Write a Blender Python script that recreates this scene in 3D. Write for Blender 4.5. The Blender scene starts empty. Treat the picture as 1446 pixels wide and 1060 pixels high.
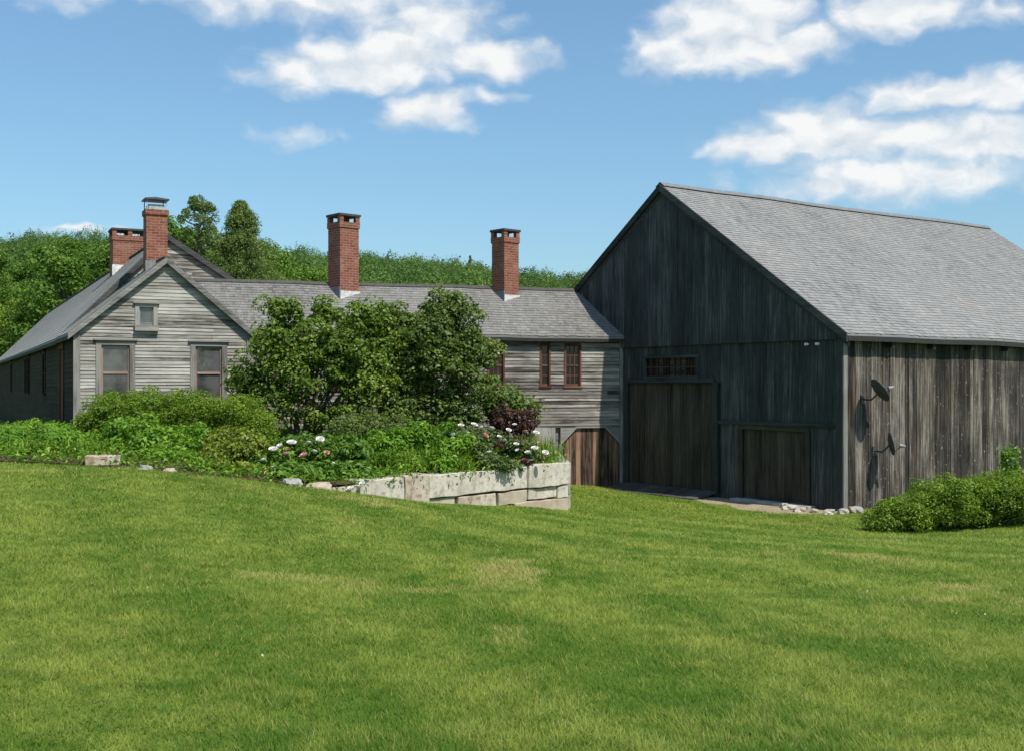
import bpy, bmesh, math, random
import numpy as np
from mathutils import Vector, Matrix, noise as mnoise

random.seed(7)
RNG = np.random.default_rng(11)
R = math.radians
SC = bpy.context.scene
COL = SC.collection

# ------------------------------------------------------------------ camera, sky, sun, exposure
CAMZ = 3.0
F = 1620.0            # focal length in photo pixels (photo is 1446 x 1060), horizon at row 543
cd = bpy.data.cameras.new("camera")
cam = bpy.data.objects.new("camera", cd)
COL.objects.link(cam)
cam.location = (0, 0, CAMZ)
cam.rotation_euler = (R(90), 0, 0)
cd.sensor_width = 36.0
cd.lens = 36.0 * F / 1446.0
cd.shift_y = 13.0 / 1446.0
cd.clip_start = 0.1
cd.clip_end = 3000
SC.camera = cam

SUN_EL = R(55)
SUN_AZ = math.atan2(0.676, -0.737)      # clockwise from +Y
sun_vec = Vector((math.cos(SUN_EL) * math.sin(SUN_AZ), math.cos(SUN_EL) * math.cos(SUN_AZ), math.sin(SUN_EL)))
sd = bpy.data.lights.new("sun", 'SUN')
sd.energy = 5.0
sd.angle = R(0.5)
sd.color = (1.0, 0.955, 0.88)
sun = bpy.data.objects.new("sun", sd)
COL.objects.link(sun)
sun.location = (40, -40, 60)
sun.rotation_euler = (-sun_vec).to_track_quat('-Z', 'Y').to_euler()

SC.view_settings.view_transform = 'Standard'
SC.view_settings.look = 'None'
SC.view_settings.exposure = 0.2
SC.view_settings.gamma = 1.0
SC.view_settings.use_curve_mapping = False

world = bpy.data.worlds.new("World")
SC.world = world
world.use_nodes = True


class NT:
    """small node helper"""
    def __init__(self, tree):
        self.t = tree
        tree.nodes.clear()

    def n(self, typ, ins=None, **props):
        nd = self.t.nodes.new(typ)
        for k, v in props.items():
            setattr(nd, k, v)
        for k, v in (ins or {}).items():
            self.put(nd.inputs[k], v)
        return nd

    def put(self, sock, v):
        if isinstance(v, bpy.types.NodeSocket):
            self.t.links.new(v, sock)
        else:
            sock.default_value = v

    def m(self, op, a, b=0.0, c=None, clamp=False):
        nd = self.t.nodes.new('ShaderNodeMath')
        nd.operation = op
        nd.use_clamp = clamp
        self.put(nd.inputs[0], a)
        self.put(nd.inputs[1], b)
        if c is not None:
            self.put(nd.inputs[2], c)
        return nd.outputs[0]

    def mix(self, f, a, b):
        nd = self.t.nodes.new('ShaderNodeMix')
        nd.data_type = 'RGBA'
        self.put(nd.inputs[0], f)
        self.put(nd.inputs[6], a)
        self.put(nd.inputs[7], b)
        return nd.outputs[2]

    def ss(self, x, lo, hi, to0=0.0, to1=1.0):
        nd = self.t.nodes.new('ShaderNodeMapRange')
        nd.interpolation_type = 'SMOOTHSTEP'
        self.put(nd.inputs[0], x)
        nd.inputs[1].default_value = lo
        nd.inputs[2].default_value = hi
        nd.inputs[3].default_value = to0
        nd.inputs[4].default_value = to1
        return nd.outputs[0]

    def noise(self, vec, scale, detail=4, rough=0.55, dist=0.0):
        nd = self.n('ShaderNodeTexNoise', {'Scale': scale, 'Detail': detail, 'Roughness': rough, 'Distortion': dist})
        if vec is not None:
            self.t.links.new(vec, nd.inputs['Vector'])
        return nd.outputs['Fac']

    def comb(self, x, y, z):
        nd = self.t.nodes.new('ShaderNodeCombineXYZ')
        for i, v in enumerate((x, y, z)):
            self.put(nd.inputs[i], v)
        return nd.outputs[0]


def c4(c):
    return (c[0], c[1], c[2], 1.0)


def build_world():
    t = NT(world.node_tree)
    sky = t.n('ShaderNodeTexSky', sky_type='NISHITA')
    sky.sun_disc = False
    sky.sun_elevation = SUN_EL
    sky.sun_rotation = SUN_AZ
    sky.altitude = 300
    sky.air_density = 1.15
    sky.dust_density = 1.5
    sky.ozone_density = 1.6
    tc = t.n('ShaderNodeTexCoord')
    sep = t.n('ShaderNodeSeparateXYZ', {0: tc.outputs['Generated']})
    x, y, z = sep.outputs
    az = t.m('ARCTAN2', x, y)
    hyp = t.m('SQRT', t.m('ADD', t.m('MULTIPLY', x, x), t.m('MULTIPLY', y, y)))
    el = t.m('ARCTAN2', z, hyp)
    # domain warp so that edges billow
    base = t.comb(az, t.m('MULTIPLY', el, 1.5), 0.3)
    w1 = t.m('SUBTRACT', t.noise(base, 22.0, 3, 0.5), 0.5)
    w2 = t.m('SUBTRACT', t.noise(t.comb(az, t.m('MULTIPLY', el, 1.5), 4.7), 22.0, 3, 0.5), 0.5)
    azw = t.m('ADD', az, t.m('MULTIPLY', w1, 0.050))
    elw = t.m('ADD', el, t.m('MULTIPLY', w2, 0.030))
    # cumulus banks of the afternoon sky: bearing, elevation and half-extent of every puff, and its thickness
    puffs = [
        (440, 2, 270, 34, .8), (600, 34, 150, 36, .8), (505, 92, 135, 42, 1.2), (560, 78, 120, 38, 1.2), (690, 84, 88, 34, 1.0),
        (420, 105, 60, 26, .8), (588, 158, 74, 32, 1.0), (565, 172, 50, 18, .7), (684, 136, 52, 14, .55), (410, 191, 56, 11, .28), (335, 98, 40, 15, .34),
        (90, 0, 60, 12, .2),
        (1035, 42, 120, 62, 1.35), (985, 70, 110, 34, 1.1), (1100, 70, 100, 34, 1.0), (925, 72, 50, 20, .7),
        (1275, 12, 100, 38, 1.1), (1222, 34, 52, 24, .8), (1430, 10, 70, 20, .7),
        (1320, 134, 105, 28, 1.1), (1420, 124, 70, 32, 1.1),
        (1165, 188, 110, 44, 1.2), (1260, 196, 170, 42, 1.1), (1075, 207, 90, 32, 1.0), (1390, 196, 150, 36, 1.1),
        (1230, 250, 190, 40, .8), (1150, 264, 120, 24, .6), (1350, 240, 120, 36, .7),
        (95, 326, 46, 7, .7), (175, 324, 26, 7, .6),
    ]
    dens = None
    low = None
    for (px, py, rx, ry, k) in puffs:
        a0 = math.atan((px - 723) / F)
        e0 = math.atan((543 - py) / F * math.cos(a0))
        ca = math.cos(a0) ** 2
        dx = t.m('MULTIPLY', t.m('SUBTRACT', azw, a0), F / (rx * 1.04))
        dy = t.m('MULTIPLY', t.m('SUBTRACT', elw, e0), F / (ry * 1.04))
        q = t.m('ADD', t.m('MULTIPLY', dx, dx), t.m('MULTIPLY', dy, dy))
        d = t.m('MULTIPLY', t.m('SUBTRACT', 1.0, t.m('SQRT', q)), k)
        dens = d if dens is None else t.m('SMOOTH_MAX', dens, d, 0.10)
    n1 = t.noise(t.comb(azw, t.m('MULTIPLY', elw, 1.5), 1.1), 26.0, 8, 0.58)
    vo = t.n('ShaderNodeTexVoronoi', {'Vector': t.comb(azw, t.m('MULTIPLY', elw, 1.35), 2.0), 'Scale': 34.0, 'Smoothness': 0.5, 'Randomness': 1.0}, feature='SMOOTH_F1', voronoi_dimensions='2D')
    n1 = t.m('ADD', n1, t.m('MULTIPLY', t.m('SUBTRACT', 0.48, vo.outputs['Distance']), 0.40))
    vo2 = t.n('ShaderNodeTexVoronoi', {'Vector': t.comb(t.m('ADD', azw, 0.006), t.m('MULTIPLY', t.m('ADD', elw, 0.012), 1.35), 2.0), 'Scale': 34.0, 'Smoothness': 0.5, 'Randomness': 1.0}, feature='SMOOTH_F1', voronoi_dimensions='2D')
    # the same noise a little towards the sun: lit tops, grey undersides
    n2 = t.noise(t.comb(t.m('ADD', azw, 0.006), t.m('MULTIPLY', t.m('ADD', elw, 0.012), 1.5), 1.1), 26.0, 5, 0.55)
    n2 = t.m('ADD', n2, t.m('MULTIPLY', t.m('SUBTRACT', 0.48, vo2.outputs['Distance']), 0.40))
    val = t.m('ADD', dens, t.m('MULTIPLY', t.m('SUBTRACT', n1, 0.46), 1.0))
    alpha = t.ss(val, -0.10, 0.80, 0.0, 0.98)
    front = t.ss(y, 0.0, 0.15)
    alpha = t.m('MULTIPLY', alpha, front)
    lit = t.m('ADD', 0.66, t.m('MULTIPLY', t.m('SUBTRACT', n1, n2), 1.7), clamp=True)
    thick = t.ss(val, 0.1, 0.9)
    lit = t.m('MULTIPLY', lit, t.m('ADD', 0.75, t.m('MULTIPLY', thick, 0.35)), clamp=True)
    cc = t.mix(lit, (5.2, 6.0, 6.8, 1), (8.2, 8.3, 8.3, 1))
    half = t.n('ShaderNodeVectorMath', {0: sky.outputs[0], 1: (1 / 3.3, 1 / 3.3, 1 / 3.3)}, operation='MULTIPLY').outputs[0]
    hazy = t.n('ShaderNodeGamma', {'Color': half, 'Gamma': 0.84}).outputs[0]
    skyc = t.n('ShaderNodeVectorMath', {0: hazy, 1: (0.90 * 3.3, 1.23 * 3.3, 1.40 * 3.3)}, operation='MULTIPLY').outputs[0]
    col = t.mix(alpha, skyc, cc)
    bg = t.n('ShaderNodeBackground', {'Color': col, 'Strength': 0.1})
    out = t.n('ShaderNodeOutputWorld', {'Surface': bg.outputs[0]})


build_world()

# ------------------------------------------------------------------ small geometry helpers


def gx(px, Y):
    return (px - 723.0) / F * Y


def gz(py, Y):
    return CAMZ + (543.0 - py) / F * Y


def hash2(ix, iy, seed):
    h = (ix.astype(np.int64) * 374761393 + iy.astype(np.int64) * 668265263 + seed * 974711) & 0x7fffffff
    h = ((h ^ (h >> 13)) * 1274126177) & 0x7fffffff
    return ((h ^ (h >> 16)) & 0xffff) / 65535.0


def vnoise(x, y, scale, seed=0, octs=3):
    out = np.zeros_like(x, dtype=float)
    amp, tot = 1.0, 0.0
    for o in range(octs):
        xs, ys = x * scale, y * scale
        ix, iy = np.floor(xs), np.floor(ys)
        fx, fy = xs - ix, ys - iy
        fx = fx * fx * (3 - 2 * fx)
        fy = fy * fy * (3 - 2 * fy)
        a = hash2(ix, iy, seed + o)
        b = hash2(ix + 1, iy, seed + o)
        c = hash2(ix, iy + 1, seed + o)
        d = hash2(ix + 1, iy + 1, seed + o)
        out += amp * ((a * (1 - fx) + b * fx) * (1 - fy) + (c * (1 - fx) + d * fx) * fy)
        tot += amp
        amp *= 0.5
        scale *= 2.1
    return out / tot


# ground heights: thin plate spline through surveyed spots
CP = np.array([
    (0, -6, 1.5), (-9, -4, 1.75), (9, -4, 1.35), (0, 5, 1.42), (-6, 8, 1.55), (6, 8, 1.15), (0, 12, 1.15), (-5, 14, 1.42),
    (5, 14, .85), (0, 18, .82), (5, 19, .42), (9, 18, .48), (14, 18, .75), (3.5, 23.5, .15), (1.5, 26.0, .07), (7.8, 26.6, .0),
    (3.3, 33, .0), (5, 30, .0), (8, 23, .05), (10.3, 22.5, .24), (13, 27, .3), (22, 30, .8), (-2.97, 21.2, 1.0), (-1.69, 22.8, .64),
    (.36, 25.2, .3), (-4.38, 20.5, 1.25), (-7.3, 20.6, 1.5), (-9.4, 21, 1.56), (-10.7, 27, 1.86), (-15, 25, 1.75), (-26, 20, 1.85),
    (-22, 45, 1.15), (0, 46, 1), (16, 46, .5), (28, 14, 1.1), (-15, 8, 1.9), (15, 6, 1.15), (-3, 28, .75), (-6, 26, 1.1), (-16, 45, 1.15), (0, 38, .5)
], dtype=float)


def _tps_k(r2):
    return np.where(r2 > 1e-9, r2 * np.log(np.maximum(r2, 1e-9)), 0.0)


_n = len(CP)
_K = _tps_k(((CP[:, None, :2] - CP[None, :, :2]) ** 2).sum(-1)) + np.eye(_n) * 0.5
_P = np.hstack([np.ones((_n, 1)), CP[:, :2]])
_A = np.block([[_K, _P], [_P.T, np.zeros((3, 3))]])
_W = np.linalg.solve(_A, np.concatenate([CP[:, 2], np.zeros(3)]))
HX = np.array([-300, -240, -156, -135, -102, -70, -48, -27, -5, 25, 60, 150, 300], float)
HH = np.array([31, 35, 38, 40, 38.5, 35, 33, 31.5, 29, 26, 24, 18, 14], float)


def ground_z(x, y):
    x = np.atleast_1d(np.asarray(x, float))
    y = np.atleast_1d(np.asarray(y, float))
    xc, yc = np.clip(x, -26, 28), np.clip(y, -6, 46)
    z = np.zeros_like(x)
    for i in range(0, len(x), 40000):
        s = slice(i, i + 40000)
        r2 = (xc[s, None] - CP[None, :, 0]) ** 2 + (yc[s, None] - CP[None, :, 1]) ** 2
        z[s] = _tps_k(r2) @ _W[:_n] + _W[_n] + _W[_n + 1] * xc[s] + _W[_n + 2] * yc[s]
    k = np.clip((y - 78) / 272.0, 0, 1.0) ** 1.15
    H = np.interp(x * 350.0 / np.maximum(y, 80), HX, HH)
    z = z + (H - z) * k
    z = z - np.clip(y - 360, 0, 1e4) * 0.05
    return z


def gz1(x, y):
    return float(ground_z(x, y)[0])


def np_mesh(name, V, FQ, tone=None, uv=None):
    """mesh from numpy: V (n,3), FQ (m,k)"""
    me = bpy.data.meshes.new(name)
    m, k = FQ.shape
    me.vertices.add(len(V))
    me.vertices.foreach_set('co', np.ascontiguousarray(V, dtype=np.float32).ravel())
    me.loops.add(m * k)
    me.loops.foreach_set('vertex_index', np.ascontiguousarray(FQ, dtype=np.int32).ravel())
    me.polygons.add(m)
    me.polygons.foreach_set('loop_start', np.arange(0, m * k, k, dtype=np.int32))
    me.polygons.foreach_set('loop_total', np.full(m, k, dtype=np.int32))
    if tone is not None:
        at = me.attributes.new('tone', 'FLOAT', 'FACE')
        at.data.foreach_set('value', np.ascontiguousarray(tone, dtype=np.float32))
    me.update(calc_edges=True)
    me.validate()
    return me


def link(name, me, mat=None, parent=None):
    o = bpy.data.objects.new(name, me)
    COL.objects.link(o)
    if mat is not None:
        me.materials.append(mat)
    if parent is not None:
        o.parent = parent
    return o


def tag(o, label=None, cat=None, group=None, kind=None):
    if label:
        o['label'] = label
    if cat:
        o['category'] = cat
    if group:
        o['group'] = group
    if kind:
        o['kind'] = kind
    return o


def empty(name, loc=(0, 0, 0), rz=0.0, label=None, cat=None, group=None):
    o = bpy.data.objects.new(name, None)
    COL.objects.link(o)
    o.location = loc
    o.rotation_euler = (0, 0, rz)
    o.empty_display_size = 0.3
    return tag(o, label, cat, group)


class MB:
    """collects faces with uv (u runs along the grain, metres) and one tone per face"""
    def __init__(self):
        self.V, self.F, self.UV, self.T = [], [], [], []

    def face(self, pts, uv=None, tone=None):
        b = len(self.V)
        self.V += [tuple(p) for p in pts]
        self.F.append(tuple(range(b, b + len(pts))))
        self.UV.append(uv if uv else [(p[0], p[2]) for p in pts])
        self.T.append(random.random() if tone is None else tone)

    def box(self, x0, x1, y0, y1, z0, z1, grain='z', tone=None, M=None):
        tn = random.random() if tone is None else tone
        lo = (min(x0, x1), min(y0, y1), min(z0, z1))
        hi = (max(x0, x1), max(y0, y1), max(z0, z1))
        g = 'xyz'.index(grain)
        for ax in range(3):
            oth = [a for a in range(3) if a != ax]
            if g in oth:
                u, v = g, [a for a in oth if a != g][0]
            else:
                u, v = oth
            for side in (0, 1):
                c = lo[ax] if side == 0 else hi[ax]
                a, b = (ax + 1) % 3, (ax + 2) % 3
                loop = [(lo[a], lo[b]), (hi[a], lo[b]), (hi[a], hi[b]), (lo[a], hi[b])]
                if side == 0:
                    loop = loop[::-1]
                pts = []
                for (pa, pb) in loop:
                    p = [0, 0, 0]
                    p[ax], p[a], p[b] = c, pa, pb
                    pts.append(p)
                uv = [(p[u], p[v]) for p in pts]
                if M is not None:
                    pts = [M @ Vector(p) for p in pts]
                self.face(pts, uv, tn)

    def prism(self, pts, off, tone=None):
        """polygon pts extruded by vector off"""
        tn = random.random() if tone is None else tone
        off = Vector(off)
        a = [Vector(p) for p in pts]
        b = [p + off for p in a]
        self.face(a[::-1], None, tn)
        self.face(b, None, tn)
        n = len(a)
        for i in range(n):
            j = (i + 1) % n
            L = (a[j] - a[i]).length
            o = off.length
            self.face([a[i], a[j], b[j], b[i]], [(0, 0), (L, 0), (L, o), (0, o)], tn)

    def seg(self, pts, off, n):
        off = Vector(off) / n
        for i in range(n):
            self.prism([Vector(p) + off * i for p in pts], off, .5)

    def bar(self, p0, p1, w, h, up=(0, 0, 1), tone=None):
        """rectangular bar from p0 to p1"""
        p0, p1 = Vector(p0), Vector(p1)
        d = (p1 - p0)
        L = d.length
        d.normalize()
        s = d.cross(Vector(up))
        if s.length < 1e-4:
            s = d.cross(Vector((1, 0, 0)))
        s.normalize()
        u = s.cross(d)
        M = Matrix((d, s, u)).transposed().to_4x4()
        M.translation = p0
        self.box(0, L, -w / 2, w / 2, -h / 2, h / 2, 'x', tone, M)

    def tube(self, pts, rad, n=8, tone=None, cap=True):
        tn = random.random() if tone is None else tone
        pts = [Vector(p) for p in pts]
        rings = []
        L = 0.0
        ref = Vector((0.13, 0.97, 0.21))
        for i, p in enumerate(pts):
            d = (pts[min(i + 1, len(pts) - 1)] - pts[max(i - 1, 0)]).normalized()
            s = d.cross(ref).normalized()
            u = s.cross(d)
            r = rad[i]
            rings.append([p + (s * math.cos(2 * math.pi * k / n) + u * math.sin(2 * math.pi * k / n)) * r for k in range(n)])
        for i in range(len(pts) - 1):
            l2 = L + (pts[i + 1] - pts[i]).length
            for k in range(n):
                j = (k + 1) % n
                c = 2 * math.pi * rad[i] / n
                self.face([rings[i][k], rings[i][j], rings[i + 1][j], rings[i + 1][k]],
                          [(L, k * c), (L, (k + 1) * c), (l2, (k + 1) * c), (l2, k * c)], tn)
            L = l2
        if cap:
            self.face(rings[0][::-1], None, tn)
            self.face(rings[-1], None, tn)

    def build(self, name, mat, parent=None, bevel=0.0, smooth=False):
        me = bpy.data.meshes.new(name)
        me.from_pydata(self.V, [], self.F)
        uvl = me.uv_layers.new(name='UVMap')
        flat = [c for f in self.UV for p in f for c in p]
        uvl.data.foreach_set('uv', flat)
        at = me.attributes.new('tone', 'FLOAT', 'FACE')
        at.data.foreach_set('value', self.T)
        if smooth:
            me.polygons.foreach_set('use_smooth', [True] * len(me.polygons))
        me.update()
        o = link(name, me, mat, parent)
        if bevel:
            w = o.modifiers.new('weld', 'WELD')
            w.merge_threshold = 0.0005
            b = o.modifiers.new('bevel', 'BEVEL')
            b.width = bevel
            b.segments = 2
            b.limit_method = 'ANGLE'
        return o


# ------------------------------------------------------------------ materials
def new_mat(name):
    m = bpy.data.materials.new(name)
    m.use_nodes = True
    return m, NT(m.node_tree)


def finish(t, col, rough=0.8, bump=None, bstr=0.4, bdist=0.01, spec=0.3, extra=None):
    ins = {'Base Color': col, 'Roughness': rough, 'Specular IOR Level': spec}
    p = t.n('ShaderNodeBsdfPrincipled', ins)
    if bump is not None:
        b = t.n('ShaderNodeBump', {'Strength': bstr, 'Distance': bdist, 'Height': bump})
        t.t.links.new(b.outputs[0], p.inputs['Normal'])
    t.n('ShaderNodeOutputMaterial', {'Surface': p.outputs[0]})
    return p


def wood(name, dark, mid, light, streak=1.0, speck=0.0, warm=None, tone_w=0.5, across=26.0, bias=0.0):
    """weathered boards: grain along U, one tone per board"""
    m, t = new_mat(name)
    tc = t.n('ShaderNodeTexCoord')
    s = t.n('ShaderNodeSeparateXYZ', {0: tc.outputs['UV']})
    u, v = s.outputs[0], s.outputs[1]
    tone = t.n('ShaderNodeAttribute', attribute_name='tone').outputs['Fac']
    tz = t.m('MULTIPLY', tone, 53.0)
    g1 = t.noise(t.comb(t.m('MULTIPLY', u, 0.9), t.m('MULTIPLY', v, across), tz), 1.0, 4, 0.6)
    g2 = t.noise(t.comb(t.m('MULTIPLY', u, 4.0), t.m('MULTIPLY', v, across * 4), tz), 1.0, 3, 0.6)
    bl = t.noise(t.comb(t.m('MULTIPLY', u, 0.7), t.m('MULTIPLY', v, 1.4), 3.0), 1.0, 4, 0.6)
    f = t.m('ADD', t.m('MULTIPLY', t.m('SUBTRACT', g1, 0.5), 1.5 * streak), t.m('MULTIPLY', t.m('SUBTRACT', bl, 0.5), 1.3))
    f = t.m('ADD', f, t.m('MULTIPLY', t.m('SUBTRACT', g2, 0.5), 0.7 * streak))
    f = t.m('ADD', f, t.m('MULTIPLY', t.m('SUBTRACT', tone, 0.5), tone_w))
    f = t.m('ADD', f, 0.5 + bias, clamp=True)
    lo = t.mix(t.ss(f, 0.0, 0.5), c4(dark), c4(mid))
    col = t.mix(t.ss(f, 0.5, 1.0), lo, c4(light))
    if warm is not None:
        wn = t.noise(t.comb(t.m('MULTIPLY', u, 0.5), t.m('MULTIPLY', v, 9.0), t.m('ADD', tz, 9.0)), 1.0, 3, 0.55)
        col = t.mix(t.ss(wn, 0.55, 0.75, 0, 0.75), col, c4(warm))
    if speck:
        sp = t.noise(t.comb(t.m('MULTIPLY', u, 9.0), t.m('MULTIPLY', v, 16.0), 7.0), 1.0, 2, 0.5)
        sp2 = t.noise(t.comb(u, v, 17.0), 0.8, 2, 0.5)
        col = t.mix(t.m('MULTIPLY', t.ss(sp, 0.645, 0.71), t.ss(sp2, 0.40, 0.56, 0, speck)), col, (0.30, 0.29, 0.28, 1))
    finish(t, col, 0.85, t.m('ADD', g2, g1), 0.5, 0.006, 0.2)
    return m


def shingle_mat(name, dark, mid, light, lichen=(0.23, 0.21, 0.16)):
    m, t = new_mat(name)
    tc = t.n('ShaderNodeTexCoord')
    s = t.n('ShaderNodeSeparateXYZ', {0: tc.outputs['UV']})
    u, v = s.outputs[0], s.outputs[1]
    tone = t.n('ShaderNodeAttribute', attribute_name='tone').outputs['Fac']
    g = t.noise(t.comb(t.m('MULTIPLY', u, 45.0), t.m('MULTIPLY', v, 4.0), t.m('MULTIPLY', tone, 31)), 1.0, 3, 0.6)
    b = t.noise(t.comb(t.m('MULTIPLY', u, 0.5), t.m('MULTIPLY', v, 0.35), 1.0), 1.0, 5, 0.62)
    st = t.noise(t.comb(t.m('MULTIPLY', u, 2.2), t.m('MULTIPLY', v, 0.3), 6.0), 1.0, 3, 0.6)
    f = t.m('ADD', t.m('MULTIPLY', tone, 0.42), t.m('MULTIPLY', t.m('SUBTRACT', g, 0.5), 0.6))
    f = t.m('ADD', f, t.m('MULTIPLY', t.m('SUBTRACT', b, 0.5), 0.8))
    f = t.m('ADD', f, t.m('MULTIPLY', t.m('SUBTRACT', st, 0.5), 0.6))
    f = t.m('ADD', f, 0.27, clamp=True)
    lo = t.mix(t.ss(f, 0.0, 0.5), c4(dark), c4(mid))
    col = t.mix(t.ss(f, 0.5, 1.0), lo, c4(light))
    col = t.mix(t.ss(b, 0.52, 0.75, 0, 0.6), col, c4(lichen))
    finish(t, col, 0.85, g, 0.4, 0.006, 0.25)
    return m


def brick_mat(name, a=(0.24, 0.075, 0.045), b=(0.33, 0.115, 0.07)):
    m, t = new_mat(name)
    tc = t.n('ShaderNodeTexCoord')
    br = t.n('ShaderNodeTexBrick', {'Vector': tc.outputs['UV'], 'Color1': c4(a), 'Color2': c4(b), 'Mortar': (0.27, 0.22, 0.18, 1),
                                    'Scale': 1.0, 'Mortar Size': 0.006, 'Mortar Smooth': 0.1, 'Brick Width': 0.21, 'Row Height': 0.072})
    n1 = t.noise(tc.outputs['UV'], 3.0, 5, 0.6)
    n2 = t.noise(tc.outputs['UV'], 22.0, 3, 0.6)
    col = t.mix(t.ss(n1, 0.5, 0.75, 0, 0.55), br.outputs['Color'], (0.34, 0.24, 0.18, 1))
    col = t.mix(t.ss(n2, 0.52, 0.75, 0, 0.5), col, (0.10, 0.035, 0.025, 1))
    finish(t, col, 0.85, t.m('SUBTRACT', t.m('MULTIPLY', n2, 0.4), br.outputs['Fac']), 0.6, 0.008, 0.2)
    return m


def stone_mat(name, a, b, stain=None):
    m, t = new_mat(name)
    tc = t.n('ShaderNodeTexCoord')
    P = tc.outputs['Object']
    n1 = t.noise(P, 2.2, 6, 0.65)
    n2 = t.noise(P, 45.0, 3, 0.6)
    n3 = t.noise(P, 7.0, 4, 0.6, 0.4)
    col = t.mix(t.ss(n1, 0.32, 0.68), c4(a), c4(b))
    col = t.mix(t.ss(n2, 0.5, 0.72, 0, 0.4), col, (0.16, 0.15, 0.13, 1))
    if stain:
        col = t.mix(t.ss(n3, 0.48, 0.66, 0, 0.75), col, c4(stain))
    finish(t, col, 0.9, t.m('ADD', n3, t.m('MULTIPLY', n2, 0.4)), 0.6, 0.02, 0.2)
    return m


def plain(name, c, rough=0.6, spec=0.4, var=0.25, scale=12.0, metal=0.0):
    m, t = new_mat(name)
    tc = t.n('ShaderNodeTexCoord')
    n = t.noise(tc.outputs['Object'], scale, 4, 0.6)
    col = t.mix(t.ss(n, 0.3, 0.7), c4([v * (1 - var) for v in c]), c4([min(1, v * (1 + var)) for v in c]))
    p = finish(t, col, rough, n, 0.2, 0.004, spec)
    p.inputs['Metallic'].default_value = metal
    return m


def leaf_mat(name, dark, light, trans=0.3, yellow=None, rough=0.5, spec=0.35):
    m, t = new_mat(name)
    tone = t.n('ShaderNodeAttribute', attribute_name='tone').outputs['Fac']
    col = t.mix(tone, c4(dark), c4(light))
    if yellow:
        col = t.mix(t.ss(tone, 0.82, 1.0, 0, 0.8), col, c4(yellow))
    p = t.n('ShaderNodeBsdfPrincipled', {'Base Color': col, 'Roughness': rough, 'Specular IOR Level': spec})
    tcol = t.mix(0.5, col, (0.16, 0.22, 0.02, 1))
    tr = t.n('ShaderNodeBsdfTranslucent', {'Color': tcol})
    mx = t.n('ShaderNodeMixShader', {0: trans, 1: p.outputs[0], 2: tr.outputs[0]})
    t.n('ShaderNodeOutputMaterial', {'Surface': mx.outputs[0]})
    return m


def pane_mat(name, c=(0.07, 0.07, 0.068), spec=.95):
    m, t = new_mat(name)
    tc = t.n('ShaderNodeTexCoord')
    n = t.noise(tc.outputs['Object'], 1.6, 3, 0.6)
    n2 = t.noise(tc.outputs['Object'], 3.0, 2, 0.5)
    col = t.mix(t.ss(n, 0.35, 0.65), c4([v * 0.55 for v in c]), c4([v * 1.4 for v in c]))
    finish(t, col, 0.05, n2, 0.15, 0.02, spec)
    return m


M = {}
M['house_clap'] = wood('house clapboard', (0.06, 0.049, 0.039), (0.255, 0.236, 0.206), (0.42, 0.396, 0.35), 1.0, tone_w=0.5, across=16, bias=0.04)
M['ell_clap'] = wood('ell clapboard', (0.045, 0.037, 0.031), (0.18, 0.161, 0.142), (0.36, 0.334, 0.295), 1.15, tone_w=0.6, across=13)
M['house_side_shade'] = wood('side clapboard with shade painted in', (0.010, 0.0065, 0.004), (0.022, 0.015, 0.009), (0.042, 0.030, 0.019), 0.9, across=14)  # much darker copy of the clapboard: the wall's shade is put into the colour
M['trim'] = wood('grey trim board', (0.11, 0.104, 0.093), (0.235, 0.222, 0.20), (0.33, 0.315, 0.285), 0.8, across=20)
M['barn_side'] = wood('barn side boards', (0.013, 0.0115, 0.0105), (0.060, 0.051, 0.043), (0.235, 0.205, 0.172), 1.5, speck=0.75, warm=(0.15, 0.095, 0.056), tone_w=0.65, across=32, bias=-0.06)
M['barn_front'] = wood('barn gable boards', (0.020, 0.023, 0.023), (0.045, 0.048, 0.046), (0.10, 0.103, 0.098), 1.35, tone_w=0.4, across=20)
M['barn_door'] = wood('barn door boards', (0.020, 0.016, 0.012), (0.056, 0.046, 0.034), (0.098, 0.082, 0.060), 1.2, tone_w=0.4, across=20)
M['barn_trim'] = wood('barn dark trim', (0.02, 0.02, 0.02), (0.05, 0.05, 0.048), (0.09, 0.09, 0.085), 0.8, across=20)
M['fascia'] = plain('eave board with shade painted in', (0.022, 0.022, 0.022), 0.8)  # near-black because the shade under the eave overhang is painted in
M['corner'] = wood('barn corner board', (0.07, 0.068, 0.06), (0.155, 0.15, 0.138), (0.24, 0.232, 0.215), 0.9, across=18)
M['arch'] = wood('brown door boards', (0.025, 0.018, 0.014), (0.125, 0.078, 0.052), (0.30, 0.18, 0.11), 1.3, tone_w=0.8, across=16)
M['grey_board'] = wood('grey shed boards', (0.07, 0.065, 0.06), (0.19, 0.18, 0.165), (0.32, 0.30, 0.28), 1.0, tone_w=0.6, across=16)
M['ramp'] = wood('ramp planks', (0.03, 0.028, 0.025), (0.07, 0.066, 0.058), (0.12, 0.112, 0.10), 0.9, across=14)
M['red_wood'] = wood('red brown sash', (0.055, 0.022, 0.015), (0.125, 0.055, 0.038), (0.20, 0.105, 0.075), 0.7, across=30)
M['sash'] = wood('faded brown sash', (0.12, 0.08, 0.06), (0.27, 0.17, 0.13), (0.36, 0.26, 0.21), 0.7, across=30)
M['shingle'] = shingle_mat('barn shingles', (0.14, 0.136, 0.13), (0.228, 0.222, 0.213), (0.325, 0.319, 0.308), (0.24, 0.215, 0.19))
M['shingle_house'] = shingle_mat('house shingles', (0.095, 0.09, 0.082), (0.178, 0.17, 0.157), (0.27, 0.26, 0.243), (0.205, 0.183, 0.155))
M['shingle_wing'] = shingle_mat('wing shingles', (0.19, 0.182, 0.168), (0.30, 0.288, 0.268), (0.42, 0.405, 0.38), (0.32, 0.29, 0.25))
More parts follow.
